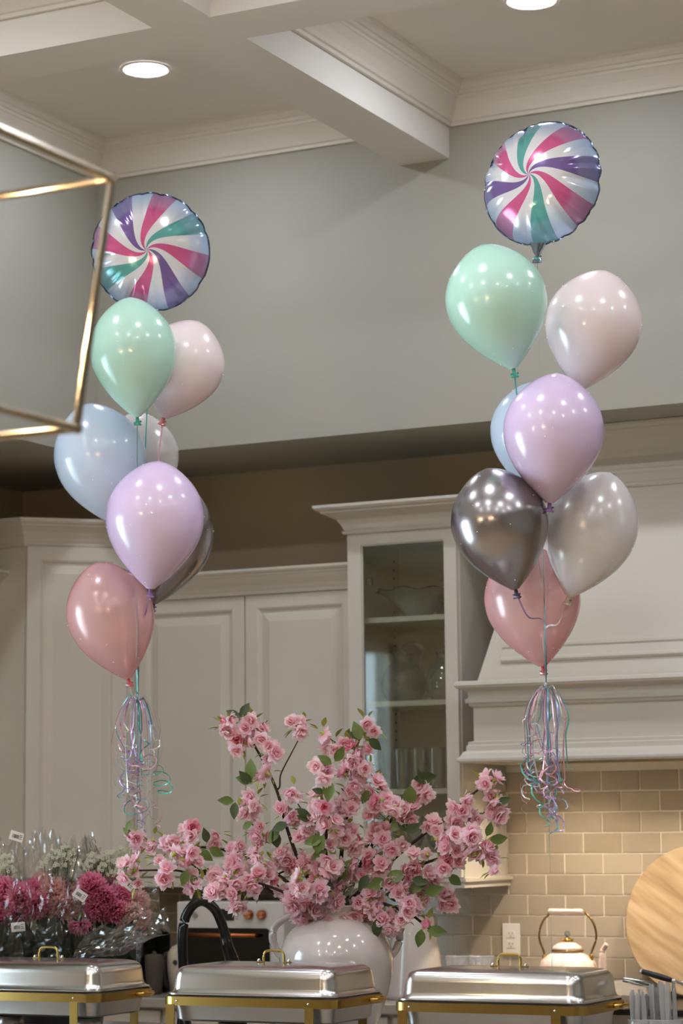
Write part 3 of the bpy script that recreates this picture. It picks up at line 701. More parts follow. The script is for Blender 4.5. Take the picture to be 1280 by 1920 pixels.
CL = [(257, 1575, 2), (288, 1575, 1), (284, 1590, 1), (325, 1590, 3), (312, 1580, 1), (358, 1560, 2), (360, 1605, 2), (300, 1615, 1), (313, 1638, 2), (258, 1612, 1), (245, 1632, 2), (258, 1655, 1), (372, 1618, 1), (402, 1582, 1), (408, 1563, 1), (364, 1656, 2), (335, 1602, 2), (398, 1648, 2), (412, 1668, 2),
 (465, 1515, 3), (478, 1500, 2), (452, 1525, 1), (540, 1524, 3), (552, 1482, 2), (600, 1500, 2), (605, 1520, 3), (590, 1512, 1), (570, 1566, 3), (592, 1545, 2), (485, 1556, 2), (480, 1576, 1), (488, 1608, 2), (437, 1596, 2), (442, 1626, 3), (460, 1620, 2), (480, 1646, 3), (500, 1640, 2), (447, 1672, 2), (430, 1650, 2), (452, 1692, 2), (530, 1606, 2), (542, 1622, 2), (580, 1612, 3), (600, 1636, 3), (565, 1655, 3), (560, 1688, 3), (620, 1690, 3), (535, 1660, 2), (538, 1682, 1), (588, 1660, 2), (600, 1668, 3), (580, 1700, 2), (480, 1668, 1),
 (612, 1512, 1), (650, 1506, 3), (665, 1470, 1), (640, 1528, 3), (625, 1550, 2), (720, 1500, 2), (702, 1516, 3), (735, 1512, 2), (766, 1525, 3), (752, 1532, 2), (690, 1562, 2), (660, 1580, 3), (686, 1607, 3), (745, 1580, 3), (768, 1612, 3), (790, 1640, 2), (802, 1652, 2), (625, 1618, 3), (637, 1640, 2), (690, 1665, 3), (715, 1627, 2), (752, 1640, 2), (742, 1662, 2), (770, 1672, 1), (782, 1690, 2), (698, 1688, 2), (672, 1690, 1), (712, 1598, 1),
 (428, 1357, 2), (422, 1365, 1), (472, 1356, 2), (482, 1372, 2), (450, 1394, 3), (506, 1408, 3), (490, 1450, 1), (502, 1448, 1), (558, 1362, 2), (570, 1360, 1), (604, 1374, 1), (624, 1392, 2), (645, 1394, 1), (660, 1400, 1), (662, 1418, 2), (663, 1440, 3), (682, 1442, 2), (648, 1445, 2), (692, 1402, 1), (686, 1354, 1), (700, 1368, 1), (607, 1447, 3), (702, 1470, 2), (680, 1490, 1), (655, 1482, 1),
 (793, 1480, 2), (920, 1466, 2), (922, 1480, 1), (926, 1502, 2), (930, 1520, 2), (905, 1467, 1), (868, 1508, 2), (885, 1522, 2), (880, 1540, 2), (815, 1550, 2), (828, 1560, 1), (850, 1550, 2), (835, 1585, 3), (860, 1568, 2), (882, 1570, 3), (868, 1592, 2), (845, 1610, 3), (882, 1608, 3), (910, 1592, 2), (926, 1612, 1), (928, 1632, 1), (833, 1622, 2), (900, 1600, 1),
 (548, 1700, 1), (590, 1718, 2), (618, 1728, 2), (560, 1706, 2), (680, 1716, 2), (572, 1715, 2), (600, 1702, 2), (648, 1728, 3), (630, 1718, 2), (660, 1712, 2), (700, 1710, 3), (690, 1680, 2), (718, 1715, 2), (736, 1730, 3), (752, 1722, 1), (762, 1700, 2), (775, 1688, 2), (803, 1734, 1), (840, 1685, 2), (826, 1692, 1), (640, 1660, 2), (655, 1620, 2), (665, 1640, 2), (650, 1560, 2), (618, 1585, 1), (560, 1630, 1), (512, 1622, 1), (725, 1560, 2), (720, 1580, 1), (800, 1600, 1)]
# leaves: pixel of the base, pixel angle (deg, 0 = right, 90 = up), size factor
LV = [(449, 1345, 150, .8), (451, 1345, 60, .9), (472, 1462, 95, 1), (474, 1466, 165, .95), (470, 1470, 130, .9), (438, 1502, 175, .8), (441, 1504, 265, .9), (556, 1516, 330, .9), (540, 1545, 200, 1), (622, 1432, 150, .8), (628, 1428, 60, .9), (620, 1462, 260, 1.1), (608, 1486, 165, .6), (676, 1388, 110, 1), (672, 1384, 150, .7), (690, 1385, 320, .9), (600, 1555, 100, 1), (605, 1570, 200, 1), (790, 1462, 110, .6), (775, 1460, 5, 1.3), (770, 1472, 265, 1.2), (932, 1505, 20, .8), (912, 1568, 70, .8), (918, 1575, 5, .9), (594, 1600, 80, 1.1), (612, 1595, 210, .9), (625, 1660, 170, 1.1), (634, 1655, 70, 1.2), (634, 1672, 290, 1.2), (722, 1650, 20, 1.2), (722, 1650, 200, 1), (724, 1660, 300, 1), (772, 1648, 350, .9), (800, 1655, 200, 1.1), (795, 1675, 20, 1), (706, 1722, 270, 1), (800, 1745, 355, 1.1), (790, 1742, 260, .9), (238, 1558, 70, .6), (246, 1566, 140, .6), (372, 1592, 320, .9), (352, 1630, 250, .9), (360, 1640, 290, .8), (388, 1580, 100, .8), (392, 1590, 330, .9), (735, 1560, 60, 1), (745, 1540, 320, .8), (520, 1590, 100, 1), (505, 1580, 60, .9), (660, 1660, 220, 1), (690, 1640, 240, 1), (760, 1560, 30, 1), (455, 1555, 40, .7), (840, 1640, 320, .9), (690, 1480, 250, .8), (700, 1625, 60, .9), (580, 1540, 150, .8)]
rb = random.Random(5)
nodes = []; roots = []
for bi, (lab, dd, path, twigs) in enumerate(BR):
    mouth = MOUTH+Vector((rb.uniform(-.03, .03), rb.uniform(-.03, .03), -.02))
    t = thing('cherry_branch', lab, 'flowering branch', tuple(mouth), group='pink cherry branches in the urn')
    roots.append(t)
    n = len(path); pts = []
    for i, (x, y) in enumerate(path):
        k = 1-i/(n-1); wob = rb.uniform(-.02, .02)
        pts.append(at(x, y, D=VD+dd*k+wob*k))
    sp = spline(pts+[mouth], 5)
    bm = TU(sp, [.003+.0048*i/(len(sp)-1) for i in range(len(sp))], 6)
    for p in sp: nodes.append((bi, p.copy()))
    for tw in twigs:
        k0 = min(range(len(path)), key=lambda i: (path[i][0]-tw[-1][0])**2+(path[i][1]-tw[-1][1])**2)
        base = min(sp, key=lambda p: (p-at(tw[-1][0], tw[-1][1], D=(p-EYE).dot(FW))).length)
        bd = (base-EYE).dot(FW)
        tp = [at(x, y, D=bd+rb.uniform(-.03, .03)) for x, y in tw]+[base]
        st = spline(tp, 5)
        tube(bm, st, [.0016+.0018*i/(len(st)-1) for i in range(len(st))], 5)
        for p in st: nodes.append((bi, p.copy()))
    t['_bm'] = 0
    roots[bi] = (t, bm)
def pxof(p):
    q = p-EYE; d_ = q.dot(FW); return 640+FPX*q.dot(RT)/d_, 960-FPX*q.dot(UP)/d_, d_
NP = [(bi, p, pxof(p)) for bi, p in nodes]
for (x, y, n) in CL:
    bi, p, q = min(NP, key=lambda e: (e[2][0]-x)**2+(e[2][1]-y)**2)
    t, bm = roots[bi]
    dep = q[2]-.015
    ctr = at(x, y, D=dep)
    for k in range(n+(2 if n > 1 else 0)):
        j = Vector((rb.uniform(-1, 1), rb.uniform(-1, 1), rb.uniform(-1, 1)))*(.0 if n == 1 else .02)
        pos = ctr+j-FW*rb.uniform(0, .03)
        nrm = (-FW*rb.uniform(.15, 1.1)+Vector((rb.uniform(-1, 1), rb.uniform(-1, 1), rb.uniform(-.9, .9)))*.8+j*20)
        if (pos-p).length < .1: tube(bm, [p, (p+pos)/2+Vector((0, 0, -.006)), pos-nrm.normalized()*.008], .0011, 4, mi=1)
        mi_ = rb.choice((0, 1, 2, 4, 0, 1, 2, 4, 0, 1, 2, 4, 3))
        inst('blossom', BL[mi_], t, pos, rot_to(nrm, rb.uniform(0, 6)), rb.uniform(.95, 1.3)*(1.05 if n > 1 else .95))
    if rb.random() < .95:
        for k in range(3):
            a = rb.uniform(0, 6.28); pos = ctr+(RT*math.cos(a)+UP*math.sin(a))*.018+FW*.01
            d_ = (RT*math.cos(a)+UP*math.sin(a)-FW*.3).normalized()
            u_, v_ = frame_at(d_)
            inst('leaflet', LEAFLET, t, pos, Matrix((u_, d_, u_.cross(d_))).transposed(), rb.uniform(1.0, 1.5))
for (x, y, a, s_) in LV:
    bi, p, q = min(NP, key=lambda e: (e[2][0]-x)**2+(e[2][1]-y)**2)
    t, bm = roots[bi]
    pos = at(x, y, D=q[2]-.05)
    d_ = (RT*math.cos(R(a))+UP*math.sin(R(a))-FW*rb.uniform(-.2, .35)).normalized()
    nz = (-FW+Vector((rb.uniform(-1, 1), rb.uniform(-1, 1), rb.uniform(-.2, 1)))*.45); nz = (nz-d_*nz.dot(d_)).normalized(); u_ = d_.cross(nz)
    if (pos-p).length < .09: tube(bm, [p, pos], .001, 4, mi=1)
    inst('leaf', LEAF[0 if rb.random() < .6 else 1], t, pos, Matrix((u_, d_, nz)).transposed(), s_*rb.uniform(.9, 1.1))
for t, bm in roots:
    if '_bm' in t: del t['_bm']
    part('stem', bm, (M['bark'], M['leaflet']), t, smooth=True)
# ------------------------------------------------------------------ balloons
BP = [(0, 0), (.018, .2), (.05, .37), (.1, .55), (.17, .735), (.26, .89), (.36, .98), (.44, 1), (.54, .975), (.64, .885), (.74, .735), (.83, .55), (.9, .375), (.95, .235), (.98, .14), (1, .085)]
BS = spline([(r, 0, t_) for t_, r in BP], 3)
BMAT = {
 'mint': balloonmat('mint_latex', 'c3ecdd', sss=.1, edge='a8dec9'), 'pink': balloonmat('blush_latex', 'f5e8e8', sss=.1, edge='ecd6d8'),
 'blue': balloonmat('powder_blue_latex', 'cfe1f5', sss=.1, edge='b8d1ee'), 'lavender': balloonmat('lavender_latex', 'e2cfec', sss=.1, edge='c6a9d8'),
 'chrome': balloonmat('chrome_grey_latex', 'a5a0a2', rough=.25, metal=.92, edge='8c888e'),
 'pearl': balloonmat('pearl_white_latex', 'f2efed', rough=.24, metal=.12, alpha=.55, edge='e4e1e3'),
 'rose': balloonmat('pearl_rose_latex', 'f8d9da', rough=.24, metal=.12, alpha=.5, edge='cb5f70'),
}
KNOT = {'mint': mat('mint_knot', '3f9f86', .4), 'pink': mat('pink_knot', 'd9797f', .4), 'blue': mat('blue_knot', '7fa3cf', .4), 'lavender': mat('purple_knot', '7d5a94', .4),
        'chrome': mat('grey_knot', '3b393d', .35, .6), 'pearl': mat('pearl_knot', 'd2c7ae', .4), 'rose': mat('red_knot', 'c9474d', .4)}
NECK = {}
def balloon(key, kind, label, top, neck, wpx, D, group, lean=0):
    Nk = at(*neck, D=D); T = at(*top, D=D-lean); ax = T-Nk; L_ = ax.length; rm = wpx/2*D/FPX
    t = thing('latex_balloon', label, 'balloon', tuple(Nk), group=group)
    mt = rot_to(ax)
    prof = [(max(.0004, p.x*rm), L_*(1-p.z)) for p in BS]
    part('envelope', LA(prof, Nk, 56, mt), BMAT[kind], t, smooth=True)
    kp = [(.075*rm, .004), (.0052, -.001), (.0062, -.006), (.0055, -.010), (.0075, -.016), (.012, -.024), (.0125, -.026), (.011, -.026), (.003, -.018)]
    part('knot', LA(kp, Nk, 12, mt), KNOT[kind], t, 'darker twisted knot', smooth=True)
    bm = bmesh.new(); rb_ = random.Random(key)
    for k in range(26):
        p = BS[rb_.randrange(4, len(BS)-6)]; a = rb_.uniform(0, 6.283)
        v = Vector((p.x*rm*math.cos(a), p.x*rm*math.sin(a), L_*(1-p.z)))
        bmesh.ops.create_icosphere(bm, subdivisions=1, radius=rb_.uniform(.0012, .0022), matrix=Matrix.Translation(Nk+mt @ v))
    part('foam_bead', bm, M['bead'], t, kind='stuff')
    NECK[key] = Nk+mt @ Vector((0, 0, -.012))
    return t
GL, GR = 'latex balloons of the left bunch', 'latex balloons of the right bunch'
balloon('l1', 'mint', 'mint green balloon of the left bunch, just below the swirl balloon', (243, 557), (257, 782), 161, 7.42, GL)
balloon('l2', 'pink', 'pale blush balloon of the left bunch, behind the mint one', (372, 602), (307, 783), 156, 7.62, GL)
balloon('l3', 'blue', 'powder blue balloon of the left bunch, in front of the dark soffit', (158, 757), (226, 985), 172, 7.6, GL)
balloon('l4', 'pearl', 'small part-hidden pearly white balloon of the left bunch', (258, 772), (262, 960), 150, 7.85, GL)
balloon('l5', 'lavender', 'lavender balloon of the left bunch, in front of the dark grey one', (297, 864), (282, 1104), 184, 7.3, GL)
balloon('l6', 'chrome', 'chrome dark grey balloon of the left bunch, mostly hidden behind lavender', (352, 912), (288, 1131), 150, 7.6, GL)
balloon('l7', 'rose', 'translucent pearly rose balloon at the bottom of the left bunch', (180, 1055), (240, 1272), 164, 7.45, GL)
balloon('r1', 'mint', 'mint green balloon of the right bunch, just below the swirl balloon', (904, 458), (962, 691), 190, 6.9, GR)
balloon('r2', 'pink', 'pale blush balloon of the right bunch, beside the mint one', (1134, 507), (1086, 730), 181, 7.1, GR)
balloon('r3', 'blue', 'powder blue balloon of the right bunch, peeping out behind the lavender one', (1000, 715), (1000, 925), 162, 7.1, GR)
balloon('r4', 'lavender', 'lavender balloon of the right bunch, in its middle', (1043, 699), (1030, 943), 188, 6.82, GR)
balloon('r5', 'chrome', 'chrome dark grey balloon of the right bunch', (912, 878), (966, 1105), 182, 6.86, GR)
balloon('r6', 'pearl', 'translucent pearly white balloon of the right bunch', (1143, 886), (1066, 1118), 172, 7.0, GR)
balloon('r7', 'rose', 'translucent pearly rose balloon at the bottom of the right bunch', (982, 1022), (1017, 1249), 180, 7.12, GR)
# ------------------------------------------------------------------ swirl foil balloons
def foilmat(n, rad, metal=.22, swirl=1.35, off=0):
    m, nt, b, out = newmat(n); N = nt.nodes.new; L = nt.links.new
    tc = N('ShaderNodeTexCoord'); sx = N('ShaderNodeSeparateXYZ'); L(tc.outputs['Object'], sx.inputs[0])
    def mth(op, a, b_=None, c_=None):
        q = N('ShaderNodeMath'); q.operation = op
        for i, v in enumerate((a, b_, c_)):
            if v is None: continue
            if hasattr(v, 'is_output'): L(v, q.inputs[i])
            else: q.inputs[i].default_value = v
        return q.outputs[0]
    ang = mth('ARCTAN2', sx.outputs['Y'], sx.outputs['X'])
    r2 = mth('ADD', mth('MULTIPLY', sx.outputs['X'], sx.outputs['X']), mth('MULTIPLY', sx.outputs['Y'], sx.outputs['Y']))
    r = mth('DIVIDE', mth('SQRT', r2), rad)
    s = mth('SUBTRACT', 1, mth('POWER', 2.71828, mth('MULTIPLY', r, -3.6)))
    u = mth('MULTIPLY_ADD', s, swirl, ang)
    u = mth('MULTIPLY_ADD', u, 2/math.pi/2*2, off)      # 8 arms, 4 colours per half turn
    fr = mth('FRACT', mth('MULTIPLY', u, .5))
    cr = N('ShaderNodeValToRGB'); cr.color_ramp.interpolation = 'CONSTANT'; L(fr, cr.inputs[0])
    W_ = lin('eeeef2'); cols = [lin('dc6699'), lin('8068a4'), lin('dc6699'), lin('68b2ac')]
    e = cr.color_ramp.elements
    while len(e) < 8: e.new(.5)
    for i in range(8):
        e[i].position = (i//2)*.25+(.13 if i % 2 else 0); e[i].color = W_ if i % 2 else cols[i//2]
    # pale blue tint of the print towards the rim
    mp = N('ShaderNodeMapRange'); mp.inputs['From Min'].default_value = .62; mp.inputs['From Max'].default_value = .95; L(r, mp.inputs['Value'])
    mx = N('ShaderNodeMix'); mx.data_type = 'RGBA'; mx.blend_type = 'MULTIPLY'; mx.inputs[7].default_value = lin('b4d2f4')
    L(mp.outputs[0], mx.inputs[0]); L(cr.outputs[0], mx.inputs[6])
    m2 = N('ShaderNodeMix'); m2.data_type = 'RGBA'; m2.inputs[7].default_value = lin('c9d2e0')      # thinner ink over the bare foil of the rim
    mq = N('ShaderNodeMapRange'); mq.inputs['From Min'].default_value = .7; mq.inputs['From Max'].default_value = .78; mq.inputs['To Max'].default_value = .22; L(r, mq.inputs['Value'])
    L(mq.outputs[0], m2.inputs[0]); L(mx.outputs[2], m2.inputs[6]); L(m2.outputs[2], b.inputs['Base Color'])
    b.inputs['Metallic'].default_value = metal; b.inputs['Roughness'].default_value = .17
    return m
FR = .19
FM = foilmat('swirl_print_foil', FR)
SEAM = mat('shaded_foil_seam', '5d6f80', .25, .9, var=.2, scale=60)  # seam's shadow put into the foil colour as a darker tone
SILV = mat('silver_foil', '9fb4c6', .15, 1, var=.1, scale=40)
def foil(key, label, cpx, D, yaw, pitch, spin, rscale=1):
    C = at(*cpx, D=D)
    t = thing('foil_balloon', label, 'balloon', tuple(C), group='swirl foil balloons')
    n = (-FW).normalized()
    n = (Matrix.Rotation(R(yaw), 3, UP) @ Matrix.Rotation(R(pitch), 3, RT)) @ n
    u_ = UP.cross(n).normalized(); v_ = n.cross(u_)
    Mx = Matrix((u_, v_, n)).transposed() @ Matrix.Rotation(R(spin), 3, 'Z')
    rnd = random.Random(key); NF, NA = 22, 132
    folds = [(rnd.uniform(0, 6.283), rnd.uniform(.5, 1)) for _ in range(30)]
    def wr(a):
        s_ = 0
        for f, w_ in folds:
            d_ = (a-f+math.pi) % (2*math.pi)-math.pi; s_ += w_*math.exp(-(d_/.05)**2)
        return s_
    W2 = [wr(2*math.pi*i/NA) for i in range(NA)]
    for side in (1, -1):
        bm = bmesh.new(); rings = []
        for j in range(1, NF+1):
            r = (j/NF)**.8; h = .1*max(0, 1-r**2.3)**.62; ring = []
            for i in range(NA):
                a = 2*math.pi*i/NA; k = max(0, (r-.5)/.5)**1.3
                hh = h*(1-.34*k*W2[i])+.002*k*math.sin(a*13+r*9); rr_ = r*FR*(1-.02*W2[i]*k)
                ring.append(bm.verts.new((rr_*math.cos(a), rr_*math.sin(a), side*hh)))
            rings.append(ring)
        cv = bm.verts.new((0, 0, side*.1))
        for i in range(NA):
            q = (cv, rings[0][i], rings[0][(i+1) % NA]); bm.faces.new(q if side > 0 else q[::-1])
        for a_, b2 in zip(rings, rings[1:]):
            for i in range(NA):
                q = (a_[i], b2[i], b2[(i+1) % NA], a_[(i+1) % NA]); bm.faces.new(q if side > 0 else q[::-1])
        me = bpy.data.meshes.new('printed_panel'); bm.to_mesh(me); bm.free(); me.materials.append(FM); me.shade_smooth()
        inst('printed_panel', me, t, C, Mx)
    bm = bmesh.new(); a_ = []; b2 = []
    for i in range(NA):
        a = 2*math.pi*i/NA; z = .004*math.sin(a*23)*(.4+W2[i])
        r0 = FR*(1-.02*W2[i]); a_.append(bm.verts.new((r0*math.cos(a), r0*math.sin(a), 0))); r0 += .0045
        b2.append(bm.verts.new((r0*math.cos(a), r0*math.sin(a), z)))
    for i in range(NA): bm.faces.new((a_[i], b2[i], b2[(i+1) % NA], a_[(i+1) % NA]))
    me = bpy.data.meshes.new('seam'); bm.to_mesh(me); bm.free(); me.materials.append(SEAM)
    inst('seam', me, t, C, Mx)
    # flat inflation tail, gathered and tied
    base = C-v_*FR*.99
    bm = bmesh.new(); rows = []
    for s_, w_, z in ((-.01, .034, .012), (.012, .02, .009), (.028, .013, .008), (.036, .006, .006), (.046, .014, .005), (.058, .016, .003)):
        rows.append([bm.verts.new(base-v_*s_+u_*w_*math.cos(q)+n*z*math.sin(q)) for q in [2*math.pi*k/12 for k in range(12)]])
    for x_, y_ in zip(rows, rows[1:]):
        for k in range(12): bm.faces.new((x_[k], x_[(k+1) % 12], y_[(k+1) % 12], y_[k]))
    part('tail', bm, SILV, t, 'crumpled silver tail', smooth=True)
    NECK[key] = base-v_*.036
    return t
foil('lf', 'round swirl-striped foil balloon on top of the left bunch', (282, 473), 7.72, -2, 2, 138)
foil('rf', 'round swirl-striped foil balloon on top of the right bunch', (1016, 344), 7.2, -29, -9, 27)
# ------------------------------------------------------------------ curling ribbons
RC = {'teal': mat('teal_ribbon', '58b5a6', .25, .3), 'pink': mat('pink_ribbon', 'e3abc0', .25, .3), 'violet': mat('violet_ribbon', 'ab94c6', .25, .3), 'pearl': mat('pearl_ribbon', 'e3e8ea', .2, .4), 'blue': mat('pale_blue_ribbon', '9db8d6', .25, .3)}
def strip(bm, pts, wd, tw0=0, tw=0):
    prev = None; n = len(pts)
    for i, p in enumerate(pts):
        d = (pts[min(i+1, n-1)]-pts[max(i-1, 0)]); 
        if d.length < 1e-7: continue
        u, v = frame_at(d, FW)
        a = tw0+tw*i/n; s_ = (u*math.cos(a)+v*math.sin(a))*wd/2
        cur = (bm.verts.new(p-s_), bm.verts.new(p+s_))
        if prev: bm.faces.new((prev[0], prev[1], cur[1], cur[0]))
        prev = cur
def ribbons(lab, keys, bunch, D, tailspec, wide, seed, foot):
    J = at(*bunch, D=D); rnd = random.Random(seed)
    t = thing('curling_ribbon', lab, 'ribbon', tuple(J), group='curling ribbons of the balloon bunches')
    for key, col in keys:
        p = NECK[key]; q = pxof(p)
        mid = at(bunch[0]+rnd.uniform(-4, 4), min(bunch[1]-20, max(q[1]+60, bunch[1]-150)), D=D+rnd.uniform(-.01, .01))
        bm = bmesh.new()
        # curl at the knot
        cu = [p+(RT*math.cos(a)*.012+FW*math.sin(a)*.012-UP*.0022*a) for a in [k*.5 for k in range(14)]]
        strip(bm, cu, .005, 0, 0)
        strip(bm, spline([p, p*.6+mid*.4-UP*.03, mid, J], 8), .0052, rnd.uniform(0, 3), rnd.uniform(-4, 4))
        part('ribbon_strand', bm, RC[col], t, col.replace('pearl', 'pearly white')+' strand')
    for i, (dx, dy, ln, col, curl) in enumerate(tailspec):
        bm = bmesh.new()
        # arches out of the knot, falls, then curls
        k = rnd.uniform(-.03, .03)
        sw = rnd.uniform(-.012, .012)
        pts = [J, J+RT*dx*.35*wide+UP*.004*dy+FW*k*.4, J+RT*dx*.75*wide-UP*.02+FW*k, J+RT*dx*wide-UP*.07+FW*k*1.3, J+RT*(dx*wide*1.02+sw)-UP*ln*.6+FW*k*1.3, J+RT*(dx*.8*wide-sw)-UP*ln+FW*k]
        sp = spline(pts, 8)
        if curl:                                    # irregular loose coils
            e = sp[-1]; a = rnd.uniform(0, 6); rad = rnd.uniform(.012, .022); e = e-(RT*math.cos(a)+FW*math.sin(a))*rad
            drift = RT*rnd.uniform(-.0012, .0012)-RT*dx*.0006; cw = rnd.choice((-1, 1)); tl_ = rnd.uniform(.0025, .0055)
            for j in range(rnd.randrange(16, 40)):
                a += cw*rnd.uniform(.35, .6); rad = max(.008, min(.03, rad+rnd.uniform(-.003, .003)))
                e = e+drift-UP*tl_*rnd.uniform(.2, 1.6)
                sp.append(e+(RT*math.cos(a)+FW*math.sin(a)*.8+UP*math.sin(a)*.45)*rad)
        strip(bm, sp, .0042, rnd.uniform(0, 3), rnd.uniform(-5, 5))
        part('ribbon_tail', bm, RC[col], t, ('curled ' if curl else 'loose ')+col.replace('pearl', 'pearly white')+' tail')
    F = at(*foot, D=D); F = Vector((F.x, F.y, ITOP+.002))
    bm = bmesh.new(); strip(bm, spline([J, J*.5+F*.5, F], 10), .004, .4, 2)
    part('anchor_strand', bm, RC['blue'], t, 'straight pale blue strand down to the island')
    return t
TS0 = [(-1, 6, .20, 'teal', 1), (-.95, 3, .15, 'pearl', 1), (-.7, 5, .13, 'pink', 0), (-.8, 2, .24, 'violet', 1), (.6, 4, .10, 'violet', 0), (1, 5, .2, 'teal', 1), (.9, 3, .25, 'pink', 1), (.75, 6, .12, 'pearl', 1), (.15, 1, .26, 'teal', 1), (-.15, 1, .22, 'pink', 1), (.05, 0, .3, 'violet', 1), (.3, 2, .17, 'pink', 1), (-.35, 2, .18, 'pink', 1), (-.5, 3, .28, 'pearl', 1), (.1, 0, .36, 'pearl', 0), (.45, 2, .3, 'violet', 1)]
rt2 = random.Random(12)
TS = TS0+[(rt2.uniform(-1, 1), rt2.uniform(0, 5), rt2.uniform(.08, .26), rt2.choice(('pink', 'pearl', 'pink', 'violet', 'teal', 'blue')), 1) for _ in range(12)]
ribbons('curled pastel ribbons hanging below the left balloon bunch', [('l1', 'teal'), ('l2', 'pink'), ('l5', 'violet'), ('l6', 'violet'), ('l7', 'pearl'), ('l3', 'blue'), ('lf', 'teal')], (258, 1318), 7.5, TS, .07, 3, (256, 1700))
ribbons('curled pastel ribbons hanging below the right balloon bunch', [('r1', 'teal'), ('r2', 'pink'), ('r4', 'violet'), ('r5', 'violet'), ('r6', 'pearl'), ('r7', 'pearl'), ('rf', 'teal')], (1024, 1300), 6.97, TS[::-1], .062, 8, (1034, 1800))
# ------------------------------------------------------------------ lantern chandelier (near, out of focus)
Ct = at(209, 335, D=4.2); Cb = at(143, 803, D=4.12)
LXS, LYS = .56, .62
ins = ((Ct.x-Cb.x)+(Ct.y-Cb.y))/2
top = [Vector((Ct.x-a*LXS, Ct.y-b_*LYS, Ct.z)) for a, b_ in ((0, 0), (1, 0), (1, 1), (0, 1))]
cxy = (top[0]+top[2])/2
bot = [Vector((p.x+(ins if p.x < cxy.x else -ins), p.y+(ins if p.y < cxy.y else -ins), Cb.z)) for p in top]
lt = thing('lantern_chandelier', 'open brass lantern chandelier close up at the left edge', 'chandelier', (cxy.x, cxy.y, Ct.z))
def bar(p, q, s=.0082):
    d = (q-p).normalized(); return tube(bmesh.new(), [p-d*s, p, p*.75+q*.25, p*.5+q*.5, p*.25+q*.75, q, q+d*s], s, 12)
for ring in (top, bot):
    for i in range(4): part('frame_bar', bar(ring[i], ring[(i+1) % 4]), M['lantern'], lt, smooth=True, ang=50)
for i in range(4): part('frame_bar', bar(top[i], bot[i], .0078), M['lantern'], lt, smooth=True, ang=50)
part('frame_bar', bar((top[0]+top[1])/2, (top[2]+top[3])/2), M['lantern'], lt)
ctop = Vector((cxy.x, cxy.y, Ct.z))
part('hanging_rod', TU([ctop, Vector((cxy.x, cxy.y, ZC-.02))], .007, 10), M['lantern'], lt, smooth=True)
part('ceiling_canopy', LA([(.07, ZC-.001), (.07, ZC-.018), (.02, ZC-.03), (.008, ZC-.03)], (cxy.x, cxy.y, 0), 28), M['lantern'], lt, smooth=True)
part('centre_stem', TU([ctop, ctop-Vector((0, 0, .36))], .009, 10), M['lantern'], lt, smooth=True)
for i in range(4):
    a = R(20+90*i); d = Vector((math.cos(a), math.sin(a), 0)); e = ctop+d*.13-Vector((0, 0, .3))
    arm = part('candle_arm', TU(spline([ctop-Vector((0, 0, .34)), ctop+d*.05-Vector((0, 0, .36)), ctop+d*.11-Vector((0, 0, .345)), e], 5), .005, 8), M['lantern'], lt, smooth=True)
    part('candle_sleeve', LA([(.012, 0), (.012, .09), (.006, .091)], e, 12), M['white'], arm, smooth=True)
    part('bulb', LA([(.005, .09), (.009, .102), (.0115, .118), (.009, .135), (.004, .15), (.0005, .158)], e, 14), M['bulb'], arm, 'glowing warm bulb', smooth=True)
dup(lt, (cxy.x-1.4, cxy.y, Ct.z), 'matching brass lantern chandelier hanging out of frame to the left')
# ------------------------------------------------------------------ black kitchen tap
TD = 7.62
t = thing('kitchen_tap', 'matt black arched kitchen tap standing behind the middle chafing dish', 'tap', tuple(Vector((at(345, 1800, D=TD).x, at(345, 1800, D=TD).y, ITOP))))
b0_ = OFF[t.name]
def tp(x, y): return at(x, y, D=TD)
arc = spline([b0_+Vector((0, 0, .03)), tp(344, 1830), tp(342, 1760), tp(347, 1722), tp(362, 1697), tp(381, 1690), tp(402, 1704), tp(415, 1730), tp(422, 1752), tp(426, 1765)], 6)
part('neck', TU(arc, .0158, 16), M['black'], t, smooth=True)
part('base', LA([(.03, 0), (.03, .006), (.024, .02), (.02, .06), (.0165, .09)], b0_+Vector((0, 0, .001)), 24, cap0=True), M['black'], t, smooth=True)
part('spray_head', TU([tp(421, 1753), tp(426, 1772), tp(437, 1808)], [.0165, .0185, .024], 16), M['black'], t, smooth=True)
part('lever', TU([b0_+Vector((.015, -.01, .07)), b0_+Vector((.09, -.03, .1))], .006, 8), M['black'], t, smooth=True)
# ------------------------------------------------------------------ countertop oven
OY = 8.2
p0, p1 = at(331, 1692, Y=OY), at(531, 1692, Y=OY)
ox_0, ox_1, ozt = p0.x, p1.x, at(400, 1691, Y=OY).z
t = thing('countertop_oven', 'white countertop oven with copper knobs on the back worktop', 'oven', ((ox_0+ox_1)/2, 8.35, .918))
part('casing', B(ox_0, ox_1, OY, 8.56, .935, ozt, bev=.006, seg=2), M['oven'], t)
for x in (ox_0+.03, ox_1-.03):
    for y in (8.24, 8.5): part('foot', LA([(.012, .919), (.012, .936)], (x, y, 0), 10, cap0=True), M['black'], t)
def of(px_, py): return at(px_, py, Y=OY)
dz1, dz0 = of(420, 1740).z, .95
dx0, dx1 = ox_0+.012, of(506, 1740).x
bm = rloft(bmesh.new(), 0, dx1-dx0, 0, dz1-dz0, .016, [(0, 0), (0, .006), (.004, .009)], cap1=True)
bmesh.ops.transform(bm, matrix=Matrix(((1, 0, 0, dx0), (0, 0, -1, OY), (0, 1, 0, dz0), (0, 0, 0, 1))), verts=bm.verts)
d_ = part('oven_door', bm, M['blackgl'], t, 'black glass door')
hz = of(420, 1753).z; a, b_ = of(345, 1753).x, of(487, 1753).x
part('handle', TU([(a, OY-.035, hz), (b_, OY-.035, hz)], .0085, 12), M['copper'], d_, 'copper handle', smooth=True)
